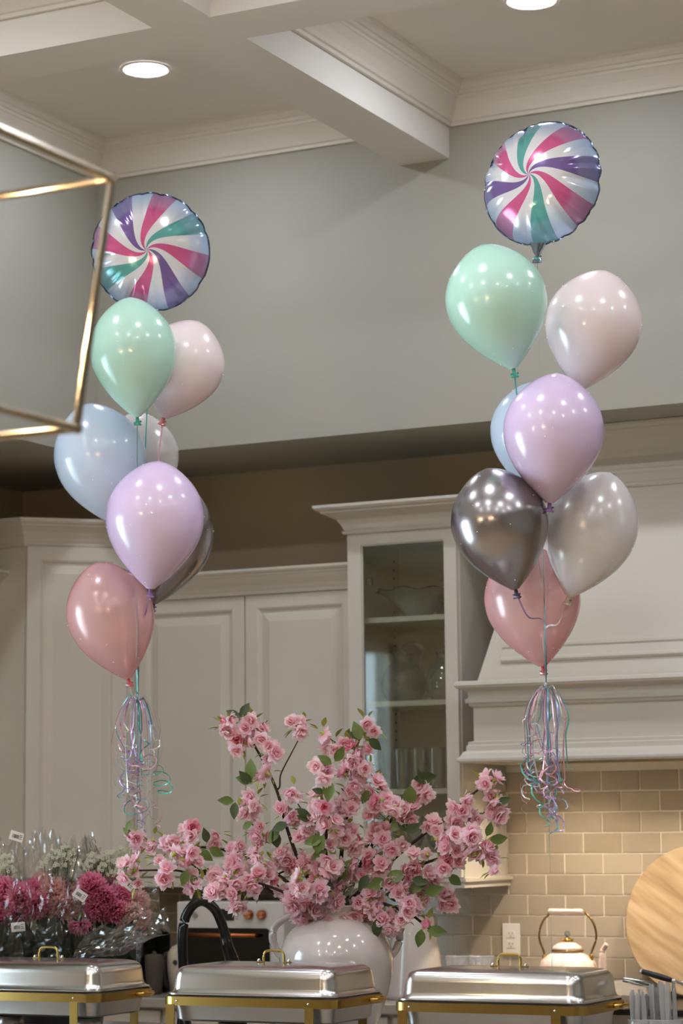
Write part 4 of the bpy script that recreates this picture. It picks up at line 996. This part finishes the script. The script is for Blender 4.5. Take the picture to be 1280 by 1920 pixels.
for x in (a+.015, b_-.015): part('handle_post', TU([(x, OY-.035, hz), (x, OY-.008, hz)], .005, 8), M['copper'], d_, smooth=True)
RX = Matrix.Rotation(R(90), 3, 'X')
for px_ in (468, 492):
    c = of(px_, 1715)
    k = part('knob', LA([(.0185, 0), (.018, .016), (.015, .02), (.0004, .0205)], (c.x, OY-.001, c.z), 24, RX), M['copper'], t, 'copper knob', smooth=True, ang=40)
    part('grip', B(c.x-.014, c.x+.014, OY-.03, OY-.02, c.z-.004, c.z+.004, bev=.0015), M['copper'], k)
c = of(366, 1715)
part('button', LA([(.0125, 0), (.0125, .002), (.0105, .003), (.0105, .001), (.0002, .001)], (c.x, OY-.001, c.z), 24, RX), M['steel_d'], t)
c, c2 = of(414, 1704), of(439, 1726)
part('display', B(c.x, c2.x, OY-.003, OY-.0005, c2.z, c.z), M['display'], t, 'dark display')
bm = bmesh.new()
for k in range(4):
    q = of(442, 1708+k*5); box(bm, q.x, q.x+.012, OY-.0012, OY-.0004, q.z-.0009, q.z+.0009)
part('marking', bm, M['ink'], t, kind='stuff')
# ------------------------------------------------------------------ coffee maker and round cream appliance at the left
c = at(222, 1770, Y=8.25)
t = thing('coffee_maker', 'cream and black coffee maker behind the cellophane bouquets', 'coffee maker', (c.x, 8.3, .918))
x0, x1, zt_ = at(150, 1750, Y=8.2).x, at(206, 1750, Y=8.2).x, at(200, 1742, Y=8.2).z
part('housing', rloft(bmesh.new(), x0, x1, 8.18, 8.46, .03, [(.004, .919), (0, .925), (0, zt_-.01), (.01, zt_)], cap0=True, cap1=True), M['cream'], t, smooth=True, ang=40)
xb = at(272, 1750, Y=8.22).x
part('front_shell', rloft(bmesh.new(), x1+.001, xb, 8.2, 8.44, .035, [(0, .919), (0, zt_-.03), (.012, zt_-.012), (.03, zt_)], cap0=True, cap1=True), M['blackgl'], t, 'glossy black shell', smooth=True, ang=40)
part('button', LA([(.009, 0), (.008, .004), (.0003, .005)], (at(199, 1800, Y=8.18).x, 8.179, at(199, 1798, Y=8.18).z), 14, RX), M['ink'], t)
c = at(322, 1800, Y=8.22)
t = thing('electric_kettle', 'round cream kettle part-hidden behind the black tap', 'kettle', (c.x, 8.3, .918))
rk = 29*9.4/FPX; zk = at(322, 1800, Y=8.3).z
part('body', LA([(.03, .92), (rk*.8, .921), (rk*.97, zk-.04), (rk, zk), (rk*.93, zk+.03), (rk*.7, zk+.052), (rk*.35, zk+.063), (.001, zk+.066)], (c.x, 8.3, 0), 36), M['cream'], t, smooth=True)
part('dial', LA([(.01, 0), (.009, .006), (.0004, .007)], (c.x+.006, 8.3-rk-.003, zk-.005), 16, RX), M['ink'], t, smooth=True)
hk = part('handle', TU(spline([(c.x-rk*.5, 8.3, zk+.02), (c.x-rk*1.25, 8.3, zk+.02), (c.x-rk*1.4, 8.3, zk-.04), (c.x-rk*1.15, 8.3, zk-.1), (c.x-rk*.8, 8.3, zk-.1)], 5), .011, 10), M['gap'], t, 'dark brown handle', smooth=True)
c = at(284, 1800, Y=8.18)
t = thing('brown_canister', 'dark brown canister standing right of the black coffee maker', 'canister', (c.x, 8.2, .918))
zt_ = at(284, 1788, Y=8.2).z
part('body', LA([(.026, .919), (.03, .922), (.033, .96), (.037, zt_-.05), (.036, zt_-.012), (.03, zt_-.003), (.0005, zt_)], (c.x, 8.2, 0), 28, cap0=True), M['gap'], t, smooth=True)
part('lid_knob', LA([(.006, zt_-.002), (.009, zt_+.006), (.0004, zt_+.01)], (c.x, 8.2, 0), 14), M['gap'], t, smooth=True)
# ------------------------------------------------------------------ white crock and cut crystal on the back worktop
cj = at(777, 1780, Y=8.3)
t = thing('ceramic_crock', 'tall tapered cream crock right of the urn on the worktop', 'crock', (cj.x, 8.3, .918))
zt_ = at(790, 1718, Y=8.3).z; r0, r1 = 57*9.05/FPX, 38*9.05/FPX
part('body', LA([(r0*.9, .919), (r0*.98, .924), (r0, .94), (r1*1.05, zt_-.02), (r1, zt_-.004), (r1*.97, zt_), (r1*.92, zt_-.003), (r1*.9, zt_-.05)], (cj.x, 8.3, 0), 40, cap0=True), M['ceramic'], t, smooth=True)
part('foot_ring', LA([(r0*.92, .9185), (r0*.94, .9185), (r0*.94, .9225)], (cj.x, 8.3, 0), 40), M['ceramic'], t)
for k, px_ in enumerate((858, 902)):
    c = at(px_, 1800, Y=8.2); zt_ = at(px_, 1794, Y=8.2).z; rt_ = 23*8.85/FPX
    t = thing('cut_glass_vase', ('flared cut-crystal glass next to the cream crock', 'flared cut-crystal glass below the power outlet')[k], 'glass', (c.x, 8.2, .918))
    bm = bmesh.new(); rows = []; h = zt_-.919
    for r_, f in ((rt_*.5, 0), (rt_*.52, .05), (rt_*.5, .3), (rt_*.68, .55), (rt_*.86, .8), (rt_, 1)):
        rows.append([bm.verts.new((c.x+r_*(1+.05*(i % 2))*math.cos(6.2832*i/28), 8.2+r_*(1+.05*(i % 2))*math.sin(6.2832*i/28), .919+h*f)) for i in range(28)])
    bm.faces.new(rows[0])
    for a_, b2 in zip(rows, rows[1:]):
        for i in range(28): bm.faces.new((a_[i], a_[(i+1) % 28], b2[(i+1) % 28], b2[i]))
    part('body', bm, M['cutglass'], t)
    part('rim', LA([(rt_, zt_), (rt_*1.05, zt_+.002), (rt_*1.02, zt_+.004)], (c.x, 8.2, 0), 28), M['cutglass'], t)
# ------------------------------------------------------------------ enamel kettle on the cooktop
def checkmat():
    m, nt, b, out = newmat('blush_check_enamel'); N = nt.nodes.new; L = nt.links.new
    tc = N('ShaderNodeTexCoord'); ck = N('ShaderNodeTexChecker'); ck.inputs['Scale'].default_value = 34
    ck.inputs[1].default_value = lin('f3ddcf'); ck.inputs[2].default_value = lin('e9c2b2')
    ns = N('ShaderNodeTexNoise'); ns.inputs['Scale'].default_value = 30
    mx = N('ShaderNodeMix'); mx.data_type = 'RGBA'; mx.inputs[7].default_value = lin('f7e8dd'); mx.inputs[0].default_value = .5
    L(tc.outputs['Object'], ck.inputs[0]); L(tc.outputs['Object'], ns.inputs['Vector']); L(ns.outputs['Fac'], mx.inputs[0]); L(ck.outputs[0], mx.inputs[6])
    L(mx.outputs[2], b.inputs['Base Color']); b.inputs['Roughness'].default_value = .12; b.inputs['Coat Weight'].default_value = .6
    return m
M['check'] = checkmat()
KY = 8.3
kc = at(1064, 1790, Y=KY); K0 = .926
def kz(py): return at(1064, py, Y=KY).z
ks = 8.75/FPX
t = thing('enamel_kettle', 'blush checked enamel kettle with a cream grip on the cooktop', 'kettle', (kc.x, KY, K0))
prof = [(.06*1.1, K0+.001), (.095, K0+.004), (.108, K0+.03), (.106, K0+.06), (56*ks, kz(1816)), (50*ks, kz(1800)), (38*ks, kz(1790)), (30*ks, kz(1786)), (28*ks, kz(1785))]
part('body', LA(prof, (kc.x, KY, 0), 40, cap0=True), M['check'], t, smooth=True)
ld = part('lid', LA([(28*ks, kz(1786)), (29*ks, kz(1781)), (30*ks, kz(1779)), (27*ks, kz(1774)), (18*ks, kz(1768)), (6*ks, kz(1765)), (.0005, kz(1765))], (kc.x, KY, 0), 36), M['enamel'], t, smooth=True)
part('lid_band', LA([(29*ks, kz(1784)), (31*ks, kz(1783)), (31*ks, kz(1781)), (29*ks, kz(1780))], (kc.x, KY, 0), 36), M['brass_d'], ld, 'brass band', smooth=True)
bm = bmesh.new()
for i in range(10):
    a = i*.6283; bmesh.ops.create_icosphere(bm, subdivisions=1, radius=.005, matrix=Matrix.Translation((kc.x+.02*math.cos(a), KY+.02*math.sin(a), kz(1763))))
lathe(bm, [(.02, kz(1765)), (.012, kz(1760)), (.006, kz(1757))], (kc.x, KY, 0), 16)
part('finial_mount', bm, M['gold'], ld, 'gold flower mount', smooth=True)
bm = bmesh.new(); bmesh.ops.create_icosphere(bm, subdivisions=2, radius=.0115, matrix=Matrix.Translation((kc.x, KY, kz(1751))))
part('finial', bm, M['crystal'], ld, 'clear knob', smooth=True)
def kp(px_, py): return at(px_, py, Y=KY)
for s_ in (-1, 1):
    hp = spline([kp(1064+s_*44, 1796), kp(1064+s_*45, 1784), kp(1064+s_*53, 1762), kp(1064+s_*52, 1742), kp(1064+s_*45, 1725), kp(1064+s_*36, 1715), kp(1062+s_*34, 1709)], 5)
    part('handle_arm', TU(hp, .0042, 8), M['brass_d'], t, 'brass handle arm', smooth=True)
    part('handle_lug', LA([(.006, -.012), (.009, -.006), (.008, .006), (.003, .012)], kp(1064+s_*44, 1795), 12), M['gold'], t, smooth=True)
g0, g1 = kp(1028, 1709), kp(1092, 1710)
gp = [g0+(g1-g0)*k for k in (0, .03, .08, .3, .48, .5, .52, .7, .92, .97, 1)]
part('grip', TU(gp, [.007, .011, .0115, .0105, .0108, .0095, .0108, .0105, .0115, .011, .007], 16), M['enamel'], t, 'cream grip', smooth=True)
sp_ = spline([kp(1105, 1850), kp(1127, 1830), kp(1129, 1800), kp(1129, 1783), kp(1137, 1770)], 5)
part('spout', TU(sp_, [.02-.011*min(1, i/16) for i in range(len(sp_))], 14), M['enamel'], t, smooth=True)
# ------------------------------------------------------------------ round wooden board
def woodmat():
    m, nt, b, out = newmat('pale_streaky_wood'); N = nt.nodes.new; L = nt.links.new
    tc = N('ShaderNodeTexCoord'); mp = N('ShaderNodeMapping'); L(tc.outputs['Object'], mp.inputs['Vector'])
    mp0 = N('ShaderNodeMapping'); mp0.inputs['Rotation'].default_value = (0, R(-34), 0); L(tc.outputs['Object'], mp0.inputs['Vector']); L(mp0.outputs[0], mp.inputs['Vector']); mp.inputs['Scale'].default_value = (2.2, 6, 20)
    ns = N('ShaderNodeTexNoise'); ns.inputs['Scale'].default_value = 1.6; ns.inputs['Detail'].default_value = 6; L(mp.outputs[0], ns.inputs['Vector'])
    cr = N('ShaderNodeValToRGB'); L(ns.outputs['Fac'], cr.inputs[0]); e = cr.color_ramp.elements
    e[0].position = .3; e[0].color = lin('957a58'); e[1].position = .7; e[1].color = lin('bda989')
    x = e.new(.5); x.color = lin('af9673')
    L(cr.outputs[0], b.inputs['Base Color']); b.inputs['Roughness'].default_value = .5
    return m
M['wood'] = woodmat()
bcn = at(1302, 1722, Y=8.55); rbd = 140*at(1302, 1722, Y=8.55).length/FPX*.985
tl = R(9)
mt = Matrix.Rotation(-tl, 3, 'X') @ Matrix.Rotation(R(90), 3, 'X')
zc_ = .926+rbd*math.cos(tl)+.012*math.sin(tl)+.001
t = thing('round_board', 'big round wooden serving board leaning on the tiles at the right edge', 'board', (bcn.x, 8.56, .926))
BC = Vector((bcn.x, 8.588, zc_))
part('disc', LA([(rbd-.004, -.012), (rbd, -.008), (rbd, .008), (rbd-.004, .012)], BC, 72, mt, cap0=True, cap1=True), M['wood'], t)
pts = [BC+mt @ Vector((rbd*math.cos(R(200+k*3)), rbd*math.sin(R(200+k*3)), 0)) for k in range(8)]
# ------------------------------------------------------------------ wrapped bouquets
def carn_me(name, seed, m_, rad=.044):
    rnd = random.Random(seed); bm = bmesh.new()
    for n_, el, L_ in ((10, -.25, .95), (10, .1, 1), (10, .4, .98), (9, .7, .94), (8, 1.0, .9), (6, 1.3, .86)):
        a0 = rnd.random()*6
        for k in range(n_):
            az = a0+6.283*k/n_+rnd.uniform(-.15, .15); e0 = el+rnd.uniform(-.12, .12); Rz = Matrix.Rotation(az, 3, 'Z'); rows = []
            for j in range(4):
                v = j/3; wd = rad*.62*(.12+.9*v); row = []
                for i in range(6):
                    u = i/5-.5; l = rad*L_*v*(1+(.11*((i % 2)*2-1) if j == 3 else 0)); e = e0+.25*v
                    zz = l*math.sin(e)+(rad*.16*math.sin(u*16+k) if j > 1 else 0)*v
                    row.append(bm.verts.new(Rz @ Vector((rad*.05+l*math.cos(e), u*2*wd*.6, zz))))
                rows.append(row)
            for a, b2 in zip(rows, rows[1:]):
                for i in range(5): bm.faces.new((a[i], a[i+1], b2[i+1], b2[i]))
    for f in bm.faces: f.material_index = 0
    lathe(bm, [(.0004, -rad*1.0), (rad*.2, -rad*.95), (rad*.3, -rad*.4), (rad*.42, .0)], seg=8, mi=1)
    me = bpy.data.meshes.new(name); bm.to_mesh(me); bm.free(); me.materials.append(m_); me.materials.append(M['leaf']); me.shade_smooth(); return me
CM = {'d': [carn_me('carnation', i, M['carn']) for i in (1, 2)], 's': [carn_me('carnation', i, M['carn2']) for i in (3, 4)]}
BDp = 7.78
def film_sheet(t, pts2, D, seed, amp=.022, n=20, m='film'):
    """crinkled sheet spanned by a quad of pixels (left foot, right foot, right tip, left tip)"""
    a, b_, c_, d_ = [at(x, y, D=D+dd) for x, y, dd in pts2]
    bm = bmesh.new(); rows = []
    for j in range(n+1):
        v = j/n; row = []
        for i in range(n+1):
            u = i/n; p = (a*(1-u)+b_*u)*(1-v)+(d_*(1-u)+c_*u)*v
            q = Vector((u*7+seed*3.1, v*2.6+seed, seed*1.7)); k = noise.noise(q); k2 = 1-2*abs(noise.noise(q*2.3))
            edge = (noise.noise(Vector((u*6+seed, seed*2.3, 0)))*.05)*max(0, v-.6)/.4
            row.append(bm.verts.new(p-FW*(amp*k*1.6+amp*.6*k2)+RT*amp*.4*k2+UP*edge))
        rows.append(row)
    for x_, y_ in zip(rows, rows[1:]):
        for i in range(n): bm.faces.new((x_[i], x_[i+1], y_[i+1], y_[i]))
    return part('cellophane', bm, M[m], t)
def price_tag(t, px_, py, D, rot, w_=.045, h_=.03, bars=True):
    c = at(px_, py, D=D); a = R(rot); u = RT*math.cos(a)+UP*math.sin(a); v = -RT*math.sin(a)+UP*math.cos(a)
    bm = bmesh.new(); vv = []
    for k in (0, .0006):
        vv.append([bm.verts.new(c+u*x+v*y-FW*k) for x, y in ((-w_/2, -h_/2), (w_/2, -h_/2), (w_/2, h_/2), (-w_/2, h_/2))])
    bm.faces.new(vv[0][::-1]); bm.faces.new(vv[1])
    for i in range(4): bm.faces.new((vv[0][i], vv[0][(i+1) % 4], vv[1][(i+1) % 4], vv[1][i]))
    o = part('price_label', bm, M['label'], t, 'white price label')
    bm = bmesh.new(); rnd = random.Random(px_)
    x = -w_*.3
    while x < w_*.12:
        wd = rnd.choice((.0008, .0014, .002)); ps = [bm.verts.new(c+u*xx+v*yy-FW*.001) for xx, yy in ((x, -h_*.22), (x+wd, -h_*.22), (x+wd, h_*.18), (x, h_*.18))]; bm.faces.new(ps); x += wd+rnd.choice((.0008, .0012))
    for k in range(3):
        yy = h_*(.32-.0*k)-k*.0; x = w_*.2
        ps = [bm.verts.new(c+u*xx+v*y2-FW*.001) for xx, y2 in ((x, h_*(.2-.2*k)), (x+w_*.2, h_*(.2-.2*k)), (x+w_*.2, h_*(.26-.2*k)), (x, h_*(.26-.2*k)))]; bm.faces.new(ps)
    part('print', bm, M['ink'], o, kind='stuff')
def breath(t, cs, D, seed):
    bm = bmesh.new(); rnd = random.Random(seed)
    for (x, y, r, n) in cs:
        root_ = at(x, y+70, D=D)
        for k in range(n):
            a = rnd.uniform(0, 6.28); q = r*rnd.random()**.5; d2 = D+rnd.uniform(-.05, .05)
            p = at(x+q*math.cos(a), y+q*math.sin(a)*.8, D=d2)
            s_ = rnd.uniform(.0035, .0062)
            for m_ in range(5):
                az = m_*1.2566+a; o_ = (RT*math.cos(az)+UP*math.sin(az))*s_*.75
                nn = -FW*.5
                vs_ = [bm.verts.new(p+o_+(RT*math.cos(b2)+UP*math.sin(b2)+nn*math.sin(b2*2))*s_*.55) for b2 in (0, 1.57, 3.14, 4.71)]
                bm.faces.new(vs_)
            if k % 3 == 0: tube(bm, [p, p*.6+root_*.4, root_], .0007, 3, cap=False, mi=1)
    part('gypsophila', bm, (M['breath'], M['leaf']), t, 'small white filler blooms', kind='stuff')
def bouquet(label, base, blooms, fil, br, tags, leaves, seed):
    bp_ = Vector((at(base[0], 1800, D=BDp).x, at(base[0], 1800, D=BDp).y, ITOP+.06))
    t = thing('wrapped_bouquet', label, 'bouquet', tuple(bp_), group='bouquets wrapped in cellophane')
    rnd = random.Random(seed); bm = bmesh.new()
    for (x, y, kd, s_, dx, dy, dd) in blooms:
        p = at(x, y, D=BDp+dd); nrm = -FW*.8+RT*dx+UP*dy
        inst('carnation', rnd.choice(CM[kd]), t, p, rot_to(nrm, rnd.uniform(0, 6)), s_)
        q = p-nrm.normalized()*.03*s_
        tube(bm, spline([q, q*.7+bp_*.3+FW*.03, bp_+Vector((rnd.uniform(-.03, .03), rnd.uniform(-.03, .03), 0))], 5), .0025, 5)
    for (x, y, a, s_) in leaves:
        p = at(x, y, D=BDp-.01+rnd.uniform(-.03, .03)); d_ = (RT*math.cos(R(a))+UP*math.sin(R(a))-FW*rnd.uniform(-.1, .4)).normalized()
        nz = -FW+Vector((rnd.uniform(-1, 1), rnd.uniform(-1, 1), rnd.uniform(-1, 1)))*.6; nz = (nz-d_*nz.dot(d_)).normalized()
        inst('leaf', SLEAF, t, p, Matrix((d_.cross(nz), d_, nz)).transposed(), s_)
    part('stems', bm, M['stemd'], t, smooth=True)
    if br: breath(t, br, BDp+.08, seed)
    for i, (pts2, dd) in enumerate(fil): film_sheet(t, pts2, BDp+dd, seed+i*1.37, m='film' if dd > 0 or (dd < 0 and base[0] > 180) else 'filmc', amp=.022 if dd > 0 else .014, n=20 if dd > 0 else 14)
    for tg in tags: price_tag(t, tg[0], tg[1], BDp-.09, tg[2])
    return t
SLEAF = leaf_me('leaf', .15, .04, M['stemd'])
rl = random.Random(2)
def lv(n, x0, x1, y0, y1, s0=.8, s1=1.3): return [(rl.uniform(x0, x1), rl.uniform(y0, y1), rl.uniform(40, 140), rl.uniform(s0, s1)) for _ in range(n)]
bouquet('cellophane-wrapped deep pink carnations at the left picture edge', (20, 0),
  [(38, 1683, 'd', 1.15, .1, .3, 0), (70, 1697, 'd', 1.05, .4, -.1, .01), (8, 1668, 'd', 1, -.3, .3, .03), (28, 1722, 'd', 1.05, 0, -.5, .0), (-8, 1715, 'd', 1.1, -.3, -.2, .01), (62, 1670, 'd', .9, .3, .4, .05), (-22, 1690, 'd', 1, -.4, .2, .03)],
  [(((-30, 1800, 0), (70, 1800, 0), (62, 1580, .02), (-30, 1565, .03)), .1), (((0, 1790, -.05), (80, 1790, -.05), (48, 1640, -.06), (20, 1590, -.05)), -.02), (((-40, 1810, -.1), (110, 1810, -.1), (120, 1735, -.12), (-40, 1720, -.12)), 0)],
  [(8, 1640, 26, 120), (-15, 1630, 26, 60), (14, 1610, 12, 30)], [(31, 1568, -18), (34, 1738, 5)], lv(60, -20, 100, 1775, 1870, .6, 1.0), 21)
bouquet('cellophane-wrapped soft pink carnations in the middle of the three bouquets', (100, 0),
  [(100, 1672, 's', 1.15, .1, .5, .05), (118, 1700, 's', 1.15, .3, -.1, .03), (85, 1658, 's', 1, -.2, .6, .09), (130, 1682, 's', 1, .5, .1, .06), (128, 1715, 's', .9, .3, -.5, .05), (150, 1733, 'd', .85, 0, -1.6, -.05)],
  [(((70, 1790, 0), (150, 1790, 0), (112, 1570, .02), (56, 1555, .03)), .1), (((75, 1790, -.02), (150, 1780, -.02), (160, 1570, .02), (92, 1590, 0)), .06), (((60, 1800, -.08), (170, 1800, -.08), (150, 1640, -.08), (70, 1645, -.08)), 0)],
  [(110, 1615, 26, 80), (130, 1600, 22, 60), (90, 1625, 20, 50)], [(150, 1678, -35)], lv(60, 70, 200, 1770, 1870, .6, 1.0), 34)
bouquet('cellophane-wrapped mixed pink carnations with white filler beside the cherry branches', (195, 0),
  [(172, 1663, 'd', 1.1, -.1, .4, 0), (195, 1683, 'd', 1.05, .2, 0, .0), (182, 1702, 'd', .95, -.1, -.4, -.01), (215, 1706, 'd', 1.0, .4, -.2, .0), (224, 1680, 'd', .95, .5, .2, .04), (215, 1660, 'd', .9, .2, .5, .08), (245, 1712, 's', .9, .3, -.3, .0), (258, 1692, 's', .9, .6, .2, .05), (262, 1716, 's', .8, .6, -.3, .05), (238, 1730, 's', .8, 0, -.7, .02)],
  [(((150, 1790, 0), (260, 1780, 0), (270, 1650, .02), (150, 1565, .03)), .12), (((170, 1790, -.05), (260, 1770, -.05), (318, 1735, -.06), (285, 1655, -.05)), -.02), (((130, 1800, -.1), (230, 1790, -.1), (316, 1738, -.12), (160, 1745, -.12)), -.03), (((160, 1700, 0), (215, 1690, 0), (172, 1562, .02), (156, 1570, .03)), .06)],
  [(205, 1620, 32, 170), (180, 1615, 22, 90), (232, 1600, 16, 40), (165, 1622, 14, 40), (215, 1645, 20, 60)], [(240, 1657, -40)], lv(40, 150, 215, 1765, 1860, .6, 1.0), 55)
bk = at(105, 1800, D=BDp)
t = thing('flower_bucket', 'dark bucket holding the wrapped bouquets behind the left chafing dish', 'bucket', (bk.x, bk.y+.03, ITOP))
part('shell', LA([(.13, ITOP+.001), (.135, ITOP+.004), (.165, ITOP+.2), (.17, ITOP+.205), (.163, ITOP+.204), (.13, ITOP+.03)], (bk.x, bk.y+.03, 0), 40, cap0=True), M['black'], t, smooth=True)
part('rolled_rim', LA([(.165, ITOP+.2), (.17, ITOP+.2), (.172, ITOP+.204), (.17, ITOP+.208), (.165, ITOP+.207)], (bk.x, bk.y+.03, 0), 40), M['black'], t, smooth=True)
# ------------------------------------------------------------------ clear cutlery and serving tools at the right
CD = 6.5
def fork_me():
    bm = bmesh.new(); prev = None
    for v, wd in ((0, .004), (.01, .0075), (.05, .008), (.12, .005), (.185, .0055)):
        c_ = [bm.verts.new(p) for p in ((-wd, -.0016, v), (wd, -.0016, v), (wd*.8, .0016, v), (-wd*.8, .0016, v))]
        if prev:
            for k in range(4): bm.faces.new((prev[k], prev[(k+1) % 4], c_[(k+1) % 4], c_[k]))
        else: bm.faces.new(c_[::-1])
        prev = c_
    bm.faces.new(prev)
    me = bpy.data.meshes.new('plastic_fork'); bm.to_mesh(me); bm.free(); me.materials.append(M['clearplastic']); return me
FMe = fork_me()
rk_ = random.Random(4)
for ci, (px_, top_, rad) in enumerate(((1243, 1842, .05), (1200, 1858, .032))):
    c = at(px_, 1900, D=CD)
    cup = thing('clear_cup', ('clear plastic cup packed with upright clear cutlery at the right edge', 'smaller clear plastic cup of cutlery next to the right chafing dish')[ci], 'cup', (c.x, c.y, ITOP), group='clear cups of cutlery')
    part('wall', LA([(rad*.8, ITOP+.001), (rad*.84, ITOP+.004), (rad*1.05, ITOP+.11)], (c.x, c.y, 0), 28, cap0=True), M['clearplastic'], cup, smooth=True)
    part('rim', LA([(rad*1.05, ITOP+.11), (rad*1.08, ITOP+.112), (rad*1.05, ITOP+.114)], (c.x, c.y, 0), 28), M['clearplastic'], cup, smooth=True)
    n = 16 if ci == 0 else 8
    for k in range(n):
        a = 6.283*k/n+rk_.uniform(-.2, .2); q = rad*(.66 if k % 3 else .3)
        zt_ = at(px_, top_+rk_.uniform(-3, 12), D=CD).z
        o = bpy.data.objects.new('plastic_fork', FMe); COL.objects.link(o)
        o.location = (c.x+q*math.cos(a), c.y+q*math.sin(a), zt_)
        o.rotation_euler = (math.pi+rk_.uniform(-.05, .05), rk_.uniform(-.05, .05), rk_.uniform(0, 6)); OFF[o.name] = Vector(o.location)
        tag(o, 'clear plastic cutlery piece standing handle up in the '+('larger cup at the right edge' if ci == 0 else 'smaller cup by the chafing dish'), 'cutlery', ('clear cutlery in the larger cup', 'clear cutlery in the smaller cup')[ci])
a, b_ = at(1202, 1821, D=CD+.02), at(1262, 1839, D=CD+.0)
e_ = at(1330, 1858, D=CD-.02)
t = thing('serving_knife', 'black-handled serving knife lying across the clear cutlery at the right edge', 'knife', tuple(a))
d_ = (b_-a)
part('handle', TU([a, a+d_*.06, a+d_*.3, a+d_*.6, a+d_*.85, a+d_*.97], [.006, .0075, .008, .0085, .0075, .006], 12), M['black'], t, smooth=True)
part('end_cap', TU([a-d_*.05, a-d_*.02, a+d_*.02], [.003, .0075, .0078], 12), M['steel'], t, 'steel end cap', smooth=True)
part('bolster', TU([a+d_*.95, a+d_*1.06, a+d_*1.12], [.0075, .006, .003], 12), M['steel'], t, smooth=True)
part('blade', TU([a+d_*1.1, b_*.5+e_*.5, e_], [.003, .009, .002], 8, sx=.2), M['steel'], t, smooth=True)
a = at(1168, 1836, D=6.62); b_ = at(1222, 1848, D=6.62)
t = thing('serving_tongs', 'steel serving tongs resting beside the right chafing dish lid', 'tongs', tuple(a))
for k, dz in enumerate((.004, -.004)):
    part('arm', TU([a+UP*dz*.4, a*.5+b_*.5+UP*dz*1.2, b_+UP*dz], [.006, .0045, .005], 8, sx=1.6), M['steel'], t, smooth=True)
